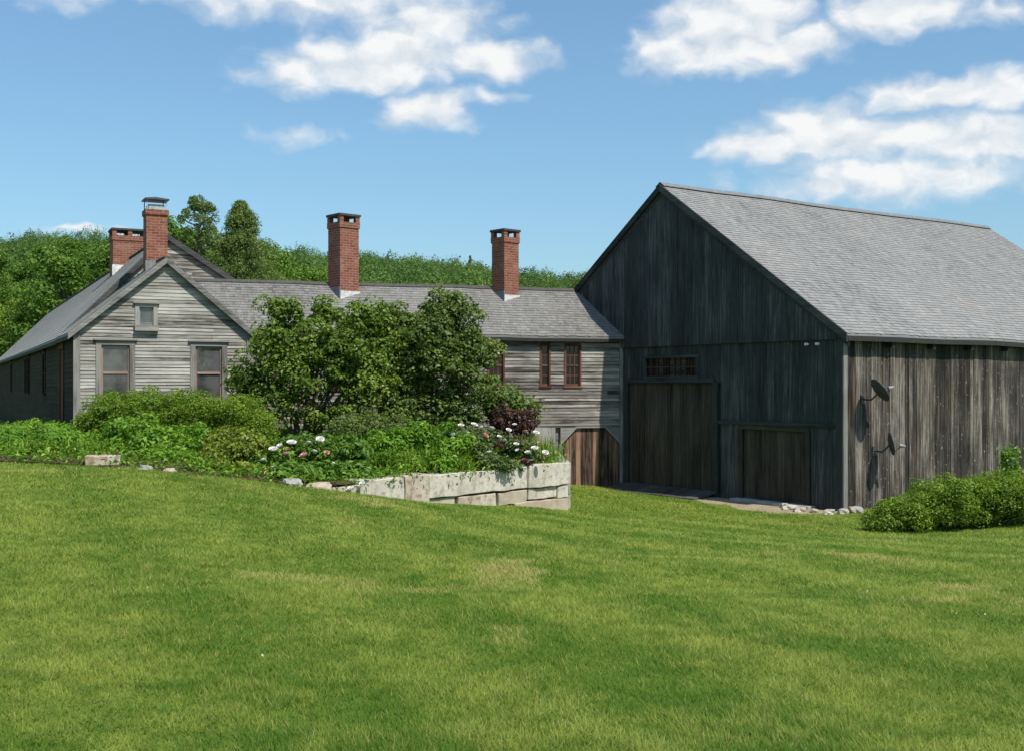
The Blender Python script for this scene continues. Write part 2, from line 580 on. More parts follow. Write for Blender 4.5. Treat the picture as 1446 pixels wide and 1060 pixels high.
M['brick'] = brick_mat('red brick', (0.16, 0.046, 0.026), (0.25, 0.078, 0.045))
M['granite'] = stone_mat('pale granite', (0.42, 0.375, 0.305), (0.56, 0.51, 0.43), (0.29, 0.25, 0.19))
M['granite_warm'] = stone_mat('warm granite', (0.36, 0.30, 0.23), (0.48, 0.42, 0.335), (0.22, 0.125, 0.07))
M['granite_tan'] = stone_mat('tan stone', (0.33, 0.26, 0.19), (0.44, 0.37, 0.28))
M['fieldstone'] = stone_mat('fieldstone', (0.25, 0.24, 0.21), (0.42, 0.40, 0.36))
M['cap'] = plain('sooty slab', (0.05, 0.05, 0.055), 0.8)
M['soot'] = plain('flue soot', (0.012, 0.012, 0.012), 0.9)
M['mortar'] = plain('pale mortar flashing', (0.52, 0.51, 0.50), 0.8)
M['lead'] = plain('lead flashing', (0.16, 0.165, 0.17), 0.6)
M['metal'] = plain('dark galvanised metal', (0.05, 0.055, 0.06), 0.45, 0.5)
M['zinc'] = plain('weathered zinc', (0.30, 0.33, 0.34), 0.5, 0.5)
M['dish'] = plain('dark dish enamel', (0.055, 0.058, 0.06), 0.5, 0.4)
M['dish_light'] = plain('grey receiver plastic', (0.20, 0.20, 0.20), 0.5, 0.4)
M['white'] = plain('white porcelain', (0.75, 0.75, 0.73), 0.3, 0.5, 0.05)
M['pane'] = pane_mat('old window glass')
M['pane_dark'] = pane_mat('dark window glass', (0.012, 0.011, 0.010), .45)
M['bark'] = wood('grey bark', (0.05, 0.045, 0.04), (0.12, 0.105, 0.09), (0.22, 0.20, 0.18), 1.2, across=14)
M['lilac'] = leaf_mat('lilac leaves', (0.050, 0.115, 0.014), (0.24, 0.34, 0.045), 0.36, (0.36, 0.38, 0.09))
M['lilac2'] = leaf_mat('dark lilac leaves', (0.042, 0.092, 0.016), (0.19, 0.26, 0.050), 0.33, (0.32, 0.31, 0.11))
M['yew'] = leaf_mat('yew needles', (0.070, 0.15, 0.010), (0.25, 0.385, 0.030), 0.4, (0.36, 0.42, 0.05))
M['bush'] = leaf_mat('bright bush leaves', (0.065, 0.18, 0.012), (0.23, 0.42, 0.034), 0.4, (0.36, 0.48, 0.06))
M['olive'] = leaf_mat('olive bush leaves', (0.11, 0.155, 0.016), (0.28, 0.34, 0.04), 0.35, (0.42, 0.32, 0.08))
M['peony'] = leaf_mat('peony leaves', (0.050, 0.13, 0.016), (0.17, 0.31, 0.036), 0.35, (0.27, 0.36, 0.07))
M['blade'] = leaf_mat('daylily blades', (0.075, 0.165, 0.010), (0.24, 0.38, 0.03), 0.4, (0.36, 0.38, 0.07))
M['barberry'] = leaf_mat('maroon leaves', (0.04, 0.016, 0.016), (0.15, 0.062, 0.055), 0.2, (0.19, 0.12, 0.09))
M['rose_leaf'] = leaf_mat('rose leaves', (0.04, 0.085, 0.018), (0.15, 0.215, 0.055), 0.3, (0.22, 0.13, 0.08))
M['forest'] = leaf_mat('forest leaves', (0.030, 0.085, 0.010), (0.145, 0.255, 0.030), 0.3, (0.22, 0.30, 0.05), 0.6, 0.2)
M['forest_light'] = leaf_mat('light forest leaves', (0.045, 0.11, 0.010), (0.18, 0.29, 0.035), 0.3, (0.25, 0.32, 0.06), 0.6, 0.2)
M['forest_far'] = leaf_mat('far forest leaves', (0.036, 0.09, 0.022), (0.13, 0.22, 0.048), 0.3, (0.17, 0.25, 0.07), 0.6, 0.2)  # slight distance haze put into the colour as a bluer green
M['pine'] = leaf_mat('pine needles', (0.07, 0.125, 0.030), (0.22, 0.30, 0.085), 0.35, (0.26, 0.33, 0.11), 0.6, 0.2)
M['petal_white'] = plain('white petals', (0.78, 0.74, 0.70), 0.6, 0.2, 0.08, 30)
M['petal_pink'] = plain('pink petals', (0.62, 0.30, 0.28), 0.6, 0.2, 0.2, 30)
M['petal_dark'] = plain('faded maroon petals', (0.20, 0.07, 0.06), 0.7, 0.2, 0.2, 30)
M['clover'] = plain('clover white', (0.6, 0.6, 0.52), 0.7, 0.2, 0.1, 30)


def ground_material():
    m, t = new_mat('lawn earth')
    tc = t.n('ShaderNodeTexCoord')
    P = tc.outputs['Object']
    n1 = t.noise(P, 0.35, 6, 0.6)
    n2 = t.noise(P, 6.0, 5, 0.65)
    n3 = t.noise(P, 60.0, 3, 0.6)
    col = t.mix(t.ss(n1, 0.35, 0.65), (0.10, 0.165, 0.018, 1), (0.16, 0.20, 0.030, 1))
    col = t.mix(t.ss(n2, 0.45, 0.75, 0, 0.6), col, (0.19, 0.175, 0.055, 1))
    col = t.mix(t.ss(n3, 0.5, 0.75, 0, 0.5), col, (0.06, 0.09, 0.012, 1))
    finish(t, col, 0.95, t.m('ADD', n2, n3), 0.6, 0.03, 0.1)
    return m


def soil_material(name, a, b):
    m, t = new_mat(name)
    tc = t.n('ShaderNodeTexCoord')
    P = tc.outputs['Object']
    n1 = t.noise(P, 1.5, 6, 0.65)
    n2 = t.noise(P, 25.0, 4, 0.65)
    col = t.mix(t.ss(n1, 0.3, 0.7), c4(a), c4(b))
    col = t.mix(t.ss(n2, 0.5, 0.72, 0, 0.5), col, c4([v * 0.45 for v in a]))
    finish(t, col, 0.95, t.m('ADD', n1, n2), 0.7, 0.03, 0.1)
    return m


M['lawn'] = ground_material()
M['soil'] = soil_material('garden soil', (0.05, 0.038, 0.022), (0.09, 0.075, 0.035))
M['dirt'] = soil_material('dirt', (0.26, 0.20, 0.135), (0.36, 0.29, 0.20))

# ------------------------------------------------------------------ the ground


def build_ground():
    xs = np.concatenate([np.linspace(-700, -60, 26), np.linspace(-56, -18, 16), np.arange(-16, 20.01, 0.4), np.linspace(22, 60, 16), np.linspace(66, 700, 26)])
    ys = np.concatenate([np.linspace(-60, -4, 12), np.arange(-3, 36, 0.4), np.linspace(37, 80, 22), np.linspace(86, 380, 40), np.linspace(400, 900, 12)])
    X, Y = np.meshgrid(xs, ys)
    Z = ground_z(X.ravel(), Y.ravel())
    near = np.clip(1 - np.abs(Y.ravel() - 14) / 30, 0, 1)
    Z = Z + (vnoise(X.ravel(), Y.ravel(), 0.5, 5) - 0.5) * 0.10 * near
    V = np.stack([X.ravel(), Y.ravel(), Z], 1)
    ny, nx = X.shape
    i = np.arange(ny - 1)[:, None] * nx + np.arange(nx - 1)[None, :]
    Fq = np.stack([i, i + 1, i + nx + 1, i + nx], -1).reshape(-1, 4)
    me = np_mesh('ground', V, Fq)
    me.polygons.foreach_set('use_smooth', np.ones(len(me.polygons), bool))
    o = link('ground', me, M['lawn'])
    tag(o, 'mown green lawn sloping down to the barn and up the hill', None, None, 'structure')


build_ground()

# frames of the buildings
BARN_O, BARN_R = (7.784, 27.0, 0.0), math.atan2(.566, .824)
HOUSE_O, HOUSE_R = (-10.68, 28.0, 0.0), math.atan2(.446, .895)
ELL_O, ELL_R = (3.26, 33.6, 0.0), math.atan2(.292, .956)


def poly_inside(x, y, poly):
    ins = np.zeros(len(x), bool)
    n = len(poly)
    for i in range(n):
        x0, y0 = poly[i]
        x1, y1 = poly[(i + 1) % n]
        if y0 == y1:
            continue
        c = ((y0 > y) != (y1 > y)) & (x < (x1 - x0) * (y - y0) / (y1 - y0) + x0)
        ins ^= c
    return ins


BED_FRONT = [(-13.2, 22.6, None), (-11.5, 21.9, None), (-9.9, 21.35, None), (-8.6, 21.2, None), (-7.2, 20.95, None), (-5.8, 20.8, None), (-4.4, 20.75, None), (-3.6, 21.0, None),
             (-2.9, 21.75, 1.14), (-1.6, 23.3, 1.12), (.0, 25.2, 1.08), (1.2, 26.9, 1.1)]
BED_BACK = [(-12.4, 31.0, 1.9), (-11.3, 29.0, 1.9), (-10.6, 28.05, 1.9), (-9.6, 28.5, 1.9), (-8.6, 29.0, 1.9), (-7.6, 29.5, 1.85), (-6.9, 30.4, 1.8), (-5.5, 30.9, 1.7),
            (-3.8, 31.4, 1.6), (-2.0, 31.9, 1.45), (-.4, 32.4, 1.3), (1.1, 32.9, 1.2)]


def build_bed():
    n, k = len(BED_FRONT), 14
    rows = []
    # resample along
    def lerp(a, b, f):
        return a + (b - a) * f
    pts = []
    for i in range(n - 1):
        for s in range(4):
            f = s / 4
            a, b = BED_FRONT[i], BED_FRONT[i + 1]
            fx, fy = lerp(a[0], b[0], f), lerp(a[1], b[1], f)
            za = a[2] if a[2] is not None else gz1(a[0], a[1]) + .03
            zb = b[2] if b[2] is not None else gz1(b[0], b[1]) + .03
            c, d = BED_BACK[i], BED_BACK[i + 1]
            pts.append(((fx, fy, lerp(za, zb, f)), tuple(lerp(c[j], d[j], f) for j in range(3))))
    V, Fq = [], []
    for (a, b) in pts:
        for j in range(k + 1):
            f = j / k
            x, y = lerp(a[0], b[0], f), lerp(a[1], b[1], f)
            z = lerp(a[2], b[2], f) + (0.05 if 0 < j < k else 0) + (random.random() - .5) * .06 * (0 < j < k)
            z = max(z, gz1(x, y) + 0.02) if j > 0 else z
            V.append((x, y, z))
    for i in range(len(pts) - 1):
        for j in range(k):
            p = i * (k + 1) + j
            Fq.append((p, p + k + 1, p + k + 2, p + 1))
    me = np_mesh('garden_soil', np.array(V), np.array(Fq))
    o = link('garden_soil', me, M['soil'])
    tag(o, 'dark soil of the raised garden bed before the house', None, None, 'structure')
    return np.array(V)


BEDV = build_bed()
BED_POLY = [(p[0], p[1]) for p in BED_FRONT] + [(p[0], p[1]) for p in BED_BACK[::-1]]


def bed_z(x, y):
    d = (BEDV[:, 0] - x) ** 2 + (BEDV[:, 1] - y) ** 2
    i = np.argsort(d)[:4]
    w = 1 / (d[i] + 1e-3)
    return float((BEDV[i, 2] * w).sum() / w.sum())


# dirt apron before the small barn door, in the barn's frame
def barn_pt(lx, ly, z=0.0):
    c, s = math.cos(BARN_R), math.sin(BARN_R)
    return (BARN_O[0] + c * lx - s * ly, BARN_O[1] + s * lx + c * ly, z)


def build_dirt():
    V, Fq = [], []
    nx, ny = 16, 22
    for i in range(nx + 1):
        for j in range(ny + 1):
            ly = -.3 + (4.9 + .3) * j / ny
            edge = -1.35 - .3 * math.sin(ly * 1.3 + .4) + .15 * math.sin(ly * 5)
            edge *= min(1.0, 0.35 + min(ly + .3, 5.1 - ly) * .5)
            lx = 0.15 + (edge - 0.15) * i / nx
            p = barn_pt(lx, ly)
            V.append((p[0], p[1], gz1(p[0], p[1]) + .03 - .045 * (i / nx) ** 3))
    for i in range(nx):
        for j in range(ny):
            p = i * (ny + 1) + j
            Fq.append((p, p + 1, p + ny + 2, p + ny + 1))
    o = link('dirt_apron', np_mesh('dirt_apron', np.array(V), np.array(Fq)), M['dirt'])
    tag(o, 'bare tan dirt before the small barn door', None, None, 'structure')


build_dirt()


# ------------------------------------------------------------------ building helpers
class Wall:
    """front: plane y = c, outward -y, a = x.  side: plane x = c, outward -x, a = y.  right: plane x = c, outward +x, a = y."""
    def __init__(self, kind, c=0.0):
        self.k, self.c = kind, c

    def pt(self, a, d, z):
        if self.k == 'front':
            return (a, self.c - d, z)
        if self.k == 'back':
            return (a, self.c + d, z)
        if self.k == 'side':
            return (self.c - d, a, z)
        return (self.c + d, a, z)

    def box(self, mb, a0, a1, d0, d1, z0, z1, grain='z', tone=None):
        p, q = self.pt(a0, d0, z0), self.pt(a1, d1, z1)
        g = grain
        if grain == 'a':
            g = 'x' if self.k in ('front', 'back') else 'y'
        mb.box(p[0], q[0], p[1], q[1], p[2], q[2], g, tone)


def cut(a0, a1, z0, z1, excl):
    """pieces of [a0,a1] not covered by rectangles that overlap z0..z1"""
    segs = [(a0, a1)]
    for (e0, e1, f0, f1) in excl:
        if z1 <= f0 + 1e-4 or z0 >= f1 - 1e-4:
            continue
        new = []
        for (s0, s1) in segs:
            if e1 <= s0 or e0 >= s1:
                new.append((s0, s1))
            else:
                if e0 > s0:
                    new.append((s0, e0))
                if e1 < s1:
                    new.append((e1, s1))
        segs = new
    return segs


def clap_wall(mb, w, z0, z1, rng, excl=(), expo=0.105, lip=0.018):
    z = z0
    while z < z1 - 0.01:
        ex = expo * random.uniform(.9, 1.1)
        zt = min(z + ex, z1)
        b0, b1 = rng(z)
        t0, t1 = rng(zt)
        if b1 - b0 < 0.03:
            break
        for (s0, s1) in cut(b0, b1, z, zt, excl):
            x = s0
            while x < s1 - 1e-4:
                e = min(s1, x + random.uniform(1.3, 4.2))
                if s1 - e < 0.5:
                    e = s1
                tl = t0 if x == b0 else x
                tr = t1 if e == b1 else e
                if tr < tl:
                    tr = tl
                dz0, dz1 = random.uniform(-.008, .008), random.uniform(-.008, .008)
                lp = lip * random.uniform(.7, 1.35)
                tn = random.random()
                A, B = w.pt(x, lp, z + dz0), w.pt(e, lp, z + dz1)
                C, D = w.pt(tr, 0.0, zt + .012), w.pt(tl, 0.0, zt + .012)
                mb.face([A, B, C, D], [(x, z), (e, z), (tr, zt), (tl, zt)], tn)
                E, G = w.pt(x, -.01, z + dz0), w.pt(e, -.01, z + dz1)
                mb.face([E, G, B, A], [(x, z - .02), (e, z - .02), (e, z), (x, z)], tn)
                x = e
        z = zt


def board_wall(mb, w, a0, a1, zb, zt, excl=(), wmin=.2, wmax=.32, d0=0.0, thick=.022, jit=.012, breaks=None):
    a = a0
    while a < a1 - 1e-3:
        e = min(a1, a + random.uniform(wmin, wmax))
        if a1 - e < .08:
            e = a1
        g = random.uniform(.003, .009)
        cuts = [(f0, f1) for (e0, e1, f0, f1) in excl if e > e0 + .02 and a < e1 - .02]
        segs = [(None, None)]
        lo0, lo1, hi0, hi1 = zb(a), zb(e - g), zt(a), zt(e - g)
        spans = [(lo0, lo1, hi0, hi1)]
        for (f0, f1) in cuts:
            new = []
            for (l0, l1, h0, h1) in spans:
                if f0 >= max(h0, h1) or f1 <= min(l0, l1):
                    new.append((l0, l1, h0, h1))
                    continue
                if f0 > min(l0, l1) + .01:
                    new.append((l0, l1, f0, f0))
                if f1 < max(h0, h1) - .01:
                    new.append((f1, f1, h0, h1))
            spans = new
        if breaks and random.random() < .6:
            new = []
            for (l0, l1, h0, h1) in spans:
                zc = random.uniform(*breaks)
                if l0 + .3 < zc < min(h0, h1) - .3:
                    new += [(l0, l1, zc, zc), (zc + .006, zc + .006, h0, h1)]
                else:
                    new.append((l0, l1, h0, h1))
            spans = new
        for (l0, l1, h0, h1) in spans:
            d = d0 + thick + random.uniform(0, jit)
            tn = random.random()
            b = e - g
            P = [w.pt(a, d, l0), w.pt(b, d, l1), w.pt(b, d, h1), w.pt(a, d, h0)]
            Q = [w.pt(a, d0 - .005, l0), w.pt(b, d0 - .005, l1), w.pt(b, d0 - .005, h1), w.pt(a, d0 - .005, h0)]
            mb.face(P, [(l0, a), (l1, b), (h1, b), (h0, a)], tn)
            for i in range(4):
                j = (i + 1) % 4
                mb.face([P[i], Q[i], Q[j], P[j]], [(l0, a), (l0, a + .02), (h0, a + .02), (h0, a)], tn)
        a = e


def shingles(mb, O, U, Vv, L, S, expo=0.135, u_rng=None, rv=.007, g=.003):
    """courses of single shingles on a slope: O eave corner, U along, V up the slope"""
    O, U, Vv = Vector(O), Vector(U).normalized(), Vector(Vv).normalized()
    N = U.cross(Vv).normalized()
    if N.z < 0:
        N = -N
    v = 0.0
    row = 0
    while v < S - .02:
        v1 = min(S, v + expo)
        lo, hi = (0, L) if u_rng is None else u_rng(v)
        u = lo - random.uniform(0, .1)
        while u < hi:
            w = random.uniform(.06, .15)
            a, b = max(u, lo), min(u + w, hi)
            if b - a > .01:
                r = .013 + random.uniform(0, rv)
                vb = v + random.uniform(-.010, .010)
                tn = random.random()
                A = O + U * a + Vv * vb + N * r
                B = O + U * (b - g) + Vv * vb + N * (r + random.uniform(-.3, .3) * rv)
                C = O + U * (b - g) + Vv * (v1 + .015) + N * .003
                D = O + U * a + Vv * (v1 + .015) + N * .003
                mb.face([A, B, C, D], [(a, v), (b, v), (b, v1), (a, v1)], tn)
                mb.face([O + U * a + Vv * vb, O + U * (b - g) + Vv * vb, B, A], [(a, v), (b, v), (b, v), (a, v)], tn * .5)
            u += w
        v = v1
        row += 1


def window(parent, w, a0, a1, z0, z1, mats, rows=1, cols=1, cas=.11, meet=True, deep=.05, muntin=.022, header=True, sillw=.06, pane='pane', rail=.045):
    """double-hung window: casing proud of the wall, sash set back, glass behind"""
    trim, sash = mats
    f = MB()
    w.box(f, a0 - cas, a0, -.06, .035, z0 - .02, z1, 'z')
    w.box(f, a1, a1 + cas, -.06, .035, z0 - .02, z1, 'z')
    w.box(f, a0 - cas, a1 + cas, -.06, .037, z1, z1 + cas * .85, 'a')
    if header:
        w.box(f, a0 - cas - .05, a1 + cas + .05, -.02, .09, z1 + cas * .85, z1 + cas * .85 + .045, 'a')
    win = f.build('window', M[trim], parent)
    s = MB()
    w.box(s, a0 - cas - .03, a1 + cas + .03, -.05, sillw + .02, z0 - .065, z0 - .02, 'a')
    s.build('sill', M[trim], win)
    h = MB()
    d0, d1 = -deep, -deep + .03
    w.box(h, a0, a0 + rail, d0, d1, z0 - .02, z1, 'z')
    w.box(h, a1 - rail, a1, d0, d1, z0 - .02, z1, 'z')
    w.box(h, a0 + rail, a1 - rail, d0, d1, z1 - rail, z1, 'a')
    w.box(h, a0 + rail, a1 - rail, d0, d1, z0 - .02, z0 + .05, 'a')
    zm = (z0 + z1) / 2
    if meet:
        w.box(h, a0 + rail, a1 - rail, d0 - .002, d1 + .012, zm - .028, zm + .028, 'a')
    for i in range(1, cols):
        x = a0 + (a1 - a0) * i / cols
        w.box(h, x - muntin / 2, x + muntin / 2, d0, d1 - .006, z0 + .05, z1 - rail, 'z')
    for j in range(1, rows):
        z = z0 + (z1 - z0) * j / rows
        if meet and abs(z - zm) < .02:
            continue
        w.box(h, a0 + rail, a1 - rail, d0, d1 - .008, z - muntin / 2, z + muntin / 2, 'a')
    h.build('sash', M[sash], win)
    p = MB()
    w.box(p, a0 + .005, a1 - .005, -deep - .012, -deep + .008, z0 - .015, z1 - .005, 'z')
    p.build('pane', M[pane], win)
    return win


def gable_poly(mb, w, pts, d):
    mb.face([w.pt(a, d, z) for (a, z) in pts], [(z, a) for (a, z) in pts], .5)


def brick_shaft(mb, s, z0, z1, s2=None):
    s2 = s2 or s
    mb.box(-s[0], s[0], -s[1], s[1], z0, z1, 'z')


def brick_box(mb, x0, x1, y0, y1, z0, z1):
    # brick uv: u horizontal, v vertical
    for (p, q) in (((x0, y0), (x1, y0)), ((x1, y0), (x1, y1)), ((x1, y1), (x0, y1)), ((x0, y1), (x0, y0))):
        L = math.hypot(q[0] - p[0], q[1] - p[1])
        o = p[0] * 1.7 + p[1] * 2.3
        mb.face([(p[0], p[1], z0), (q[0], q[1], z0), (q[0], q[1], z1), (p[0], p[1], z1)], [(o, z0), (o + L, z0), (o + L, z1), (o, z1)])
    mb.face([(x0, y0, z1), (x1, y0, z1), (x1, y1, z1), (x0, y1, z1)], [(x0, y0), (x1, y0), (x1, y1), (x0, y1)])
    mb.face([(x0, y1, z0), (x1, y1, z0), (x1, y0, z0), (x0, y0, z0)], [(x0, y1), (x1, y1), (x1, y0), (x0, y0)])


def slab_cap_chimney(parent, loc, rz, hw, z0, z1, label=None, hwy=None, mid=False):
    """brick stack with open side vents under a stone slab"""
    hwy = hwy or hw
    mb = MB()
    zt = z1 - .07
    zo = zt - .17
    brick_box(mb, -hw, hw, -hwy, hwy, z0, zo - .16)
    brick_box(mb, -hw - .025, hw + .025, -hwy - .025, hwy + .025, zo - .16, zo)
    pw = .13
    for sx in (-1, 1):
        for sy in (-1, 1):
            xa, xb = sorted((sx * (hw + .02), sx * (hw + .02 - pw)))
            ya, yb = sorted((sy * (hwy + .02), sy * (hwy + .02 - pw)))
            brick_box(mb, xa, xb, ya, yb, zo + .001, zt)
    if mid:
        for sy in (-1, 1):
            ya, yb = sorted((sy * (hwy + .02), sy * (hwy + .02 - pw)))
            brick_box(mb, -.07, .07, ya, yb, zo + .001, zt)
    c = mb.build('chimney', M['brick'], parent)
    c.location = loc
    c.rotation_euler = (0, 0, rz)
    if label:
        c['label'] = label
    k = MB()
    k.box(-hw - .05, hw + .05, -hwy - .05, hwy + .05, zt + .001, z1, 'x')
    k.build('cap_slab', M['cap'], c, bevel=.012)
    return c


def sag_roof(root, fn):
    """bend an old roof: shingles, deck, ridge and fascia settle together"""
    for o in root.children_recursive:
        if o.type == 'MESH' and o.name.split('.')[0] in ('roof', 'ridge_board', 'fascia'):
            for v in o.data.vertices:
                v.co.z += fn(v.co.x, v.co.y)


# ------------------------------------------------------------------ barn
BL, BW, BE, BR = 15.2, 12.44, 4.26, 8.47       # length, width, eave, ridge
BP = (BR - BE) / (BW / 2)


def build_barn():
    root = empty('barn', BARN_O, BARN_R, 'large weathered timber barn with dark shaded gable and grey shingled roof', 'barn')
    front, side = Wall('side', 0.0), Wall('front', 0.0)

    def rake(a):
        return BE + BP * (a if a < BW / 2 else BW - a)
    LEDGE = 4.1
    door = (4.25, 7.75, .12, 3.05)
    small = (1.1, 3.2, .14, 1.86)
    trans = (4.9, 7.0, 3.24, 3.74)
    # lower and upper gable boards
    mb = MB()
    board_wall(mb, front, .0, BW, lambda a: -.25, lambda a: min(LEDGE, rake(a)), [door, small, trans], .2, .34, 0.0, .022, .012)
    gable_poly(mb, front, [(0, -.4), (BW, -.4), (BW, BE), (BW / 2, BR), (0, BE)], -.06)
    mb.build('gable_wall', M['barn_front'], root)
    mb = MB()
    board_wall(mb, front, .0, BW / 2, lambda a: LEDGE - .03, rake, [], .2, .34, .07, .022, .014)
    board_wall(mb, front, BW / 2, BW, lambda a: LEDGE - .03, rake, [], .2, .34, .07, .022, .014)
    front.box(mb, 0, BW, .0, .065, LEDGE - .02, LEDGE + .02, 'a')
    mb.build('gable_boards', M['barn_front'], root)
    # long side towards the lawn
    mb = MB()
    board_wall(mb, side, .0, BL, lambda a: -.25 + .05 * math.sin(a * 3), lambda a: BE - .02, [], .12, .26, 0.0, .022, .016)
    mb.face([(0, .06, -.4), (BL, .06, -.4), (BL, .06, BE), (0, .06, BE)], None, .5)
    mb.build('side_wall', M['barn_side'], root)
    # hidden walls
    mb = MB()
    board_wall(mb, Wall('right', BL), 0, BW / 2, lambda a: -.3, rake, [], .25, .34)
    board_wall(mb, Wall('right', BL), BW / 2, BW, lambda a: -.3, rake, [], .25, .34)
    mb.face([(BL - .06, 0, -.4), (BL - .06, BW, -.4), (BL - .06, BW, BE), (BL - .06, BW / 2, BR), (BL - .06, 0, BE)], None, .5)
    board_wall(mb, Wall('back', BW), 0, BL, lambda a: -.3, lambda a: BE, [], .25, .34)
    mb.build('rear_wall', M['barn_side'], root)
    # roof deck, shingles, trims
    ov, fo, th = .27, .16, .05
    ln = math.hypot(1, BP)
    ey, ez = -ov, BE - ov * BP + .06
    for sgn in (0, 1):
        mb = MB()
        def yy(y):
            return y if sgn == 0 else BW - y
        top = [(-fo, yy(ey), ez + .05), (-fo, yy(BW / 2), BR + .11)]
        A = Vector((-fo, yy(ey), ez))
        B = Vector((-fo, yy(BW / 2), ez + (BW / 2 + ov) * BP))
        Bm = A.lerp(B, .5)
        for (P_, Q_) in ((A, Bm), (Bm, B)):
            mb.seg([P_, Q_, Q_ + Vector((0, 0, th)), P_ + Vector((0, 0, th))], (BL + 2 * fo, 0, 0), 16)
        S = (B - A).length
        shingles(mb, A + Vector((0, 0, th + .003)), (1, 0, 0), B - A, BL + 2 * fo, S)
        r = mb.build('roof', M['shingle'], root)
        if sgn == 0:
            fm = MB()
            for i in range(16):
                x0, x1 = -fo + (BL + 2 * fo) * i / 16, -fo + (BL + 2 * fo) * (i + 1) / 16
                fm.box(x0, x1, ey - .015, ey + .03, ez - .12, ez - .005, 'x', .5)
                fm.box(max(x0, -.02), min(x1, BL), ey + .032, -.04, ez - .06, ez - .02, 'x', .5)
            for i in range(1, 10):
                x = i * 1.6
                fm.box(x - .06, x + .06, ey + .05, -.045, ez - .24, ez - .062, 'y')
            fm.build('fascia', M['fascia'], r)
    rm = MB()
    for sgn in (1, -1):
        y0, y1 = (ey, BW / 2) if sgn == 1 else (BW - ey, BW / 2)
        A = Vector((-fo - .03, y0, ez - .14))
        B = Vector((-fo - .03, y1, ez + (BW / 2 + ov) * BP - .14))
        rm.prism([A, B, B + Vector((0, 0, .2)), A + Vector((0, 0, .2))], (.028, 0, 0))
        A2 = Vector((-.11, y0, ez - .26))
        B2 = Vector((-.11, y1, ez + (BW / 2 + ov) * BP - .26))
        rm.prism([A2, B2, B2 + Vector((0, 0, .25)), A2 + Vector((0, 0, .25))], (.018, 0, 0))
    rm.build('rake_board', M['barn_trim'], root)
    cap = MB()
    zr = ez + (BW / 2 + ov) * BP + th
    for s in (1, -1):
        A, B = Vector((-fo - .01, BW / 2, zr + .055)), Vector((-fo - .01, BW / 2 - s * .17, zr + .055 - .17 * BP))
        cap.seg([A, B, B + Vector((0, 0, .018)), A + Vector((0, 0, .018))], (BL + 2 * fo + .02, 0, 0), 16)
    cap.build('ridge_board', M['lead'], root)
    # corner boards
    cb = MB()
    cb.box(-.036, .11, -.055, -.038, -.2, BE - .12, 'z')
    cb.build('corner_board', M['corner'], root)
    cb = MB()
    front.box(cb, -.036, .16, .036, .055, -.2, LEDGE - .03, 'z')
    cb.build('corner_board', M['barn_trim'], root)
    # large door
    a0, a1, z0, z1 = door
    d = MB()
    board_wall(d, front, a0 + .01, a1 - .01, lambda a: z0, lambda a: z1 - .01, [], .22, .36, -.05, .022, .012)
    dd = d.build('door', M['barn_door'], root)
    dd['label'] = 'tall wide plank door'
    h = MB()
    front.box(h, a0 - .05, a1 + .05, .0, .075, z1, z1 + .14, 'a')
    front.box(h, a0 - .16, a0, .0, .07, -.1, z1, 'z')
    front.box(h, a1, a1 + .12, .0, .07, -.1, z1, 'z')
    h.build('door_frame', M['barn_trim'], dd)
    rr = MB()
    front.box(rr, (a0 + a1) / 2 - .03, (a0 + a1) / 2 + .03, -.015, .012, z0 + .05, z1 - .05, 'z')
    rr.build('door_batten', M['barn_door'], dd)
    # ramp before it
    rp = MB()
    n = 9
    for i in range(n):
        y0 = a0 - .1 + (a1 - a0 + .3) * i / n
        y1 = y0 + (a1 - a0 + .3) / n - .012
        dz = random.uniform(-.008, .008)
        P = [(-.02, y0, .12 + dz), (-.85, y0, -.05 + dz), (-.85, y0, .02 + dz), (-.02, y0, .18 + dz)]
        rp.prism(P, (0, y1 - y0, 0))
    rp.build('ramp', M['ramp'], root)
    # transom light over the big door
    b0, b1, f0, f1 = trans
    tw = MB()
    front.box(tw, b0 - .09, b1 + .09, -.05, .05, f1, f1 + .07, 'a')
    front.box(tw, b0 - .09, b1 + .09, -.05, .06, f0 - .06, f0, 'a')
    front.box(tw, b0 - .07, b0, -.05, .045, f0, f1, 'z')
    front.box(tw, b1, b1 + .07, -.05, .045, f0, f1, 'z')
    win = tw.build('transom_window', M['barn_trim'], root)
    ms = MB()
    for i in range(1, 9):
        x = b0 + (b1 - b0) * i / 9
        front.box(ms, x - .013, x + .013, -.035, -.012, f0, f1, 'z')
    front.box(ms, b0, b1, -.034, -.014, (f0 + f1) / 2 - .012, (f0 + f1) / 2 + .012, 'a')
    ms.build('muntins', M['barn_door'], win)
    pn = MB()
    front.box(pn, b0 + .004, b1 - .004, -.055, -.04, f0 + .003, f1 - .003, 'z')
    pn.build('pane', M['pane_dark'], win)
    # belt board and small door
    bb = MB()
    front.box(bb, .17, 4.05, .03, .075, 1.98, 2.07, 'a')
    bb.build('belt_board', M['barn_trim'], root)
    a0, a1, z0, z1 = small
    d = MB()
    board_wall(d, front, a0 + .01, a1 - .01, lambda a: z0, lambda a: z1 - .01, [], .2, .3, -.05, .022, .012)
    sd_ = d.build('door', M['barn_door'], root)
    sd_['label'] = 'low wide plank door near the corner'
    h = MB()
    front.box(h, a0 - .13, a1 + .13, .0, .06, z1, z1 + .115, 'a')
    front.box(h, a0 - .13, a0, .0, .058, -.1, z1, 'z')
    front.box(h, a1, a1 + .13, .0, .058, -.1, z1, 'z')
    h.build('door_frame', M['barn_door'], sd_)
    st = MB()
    front.box(st, a0 - .3, a1 + .2, .0, .3, -.2, .09, 'a')
    st.build('door_sill', M['fieldstone'], root, bevel=.02)
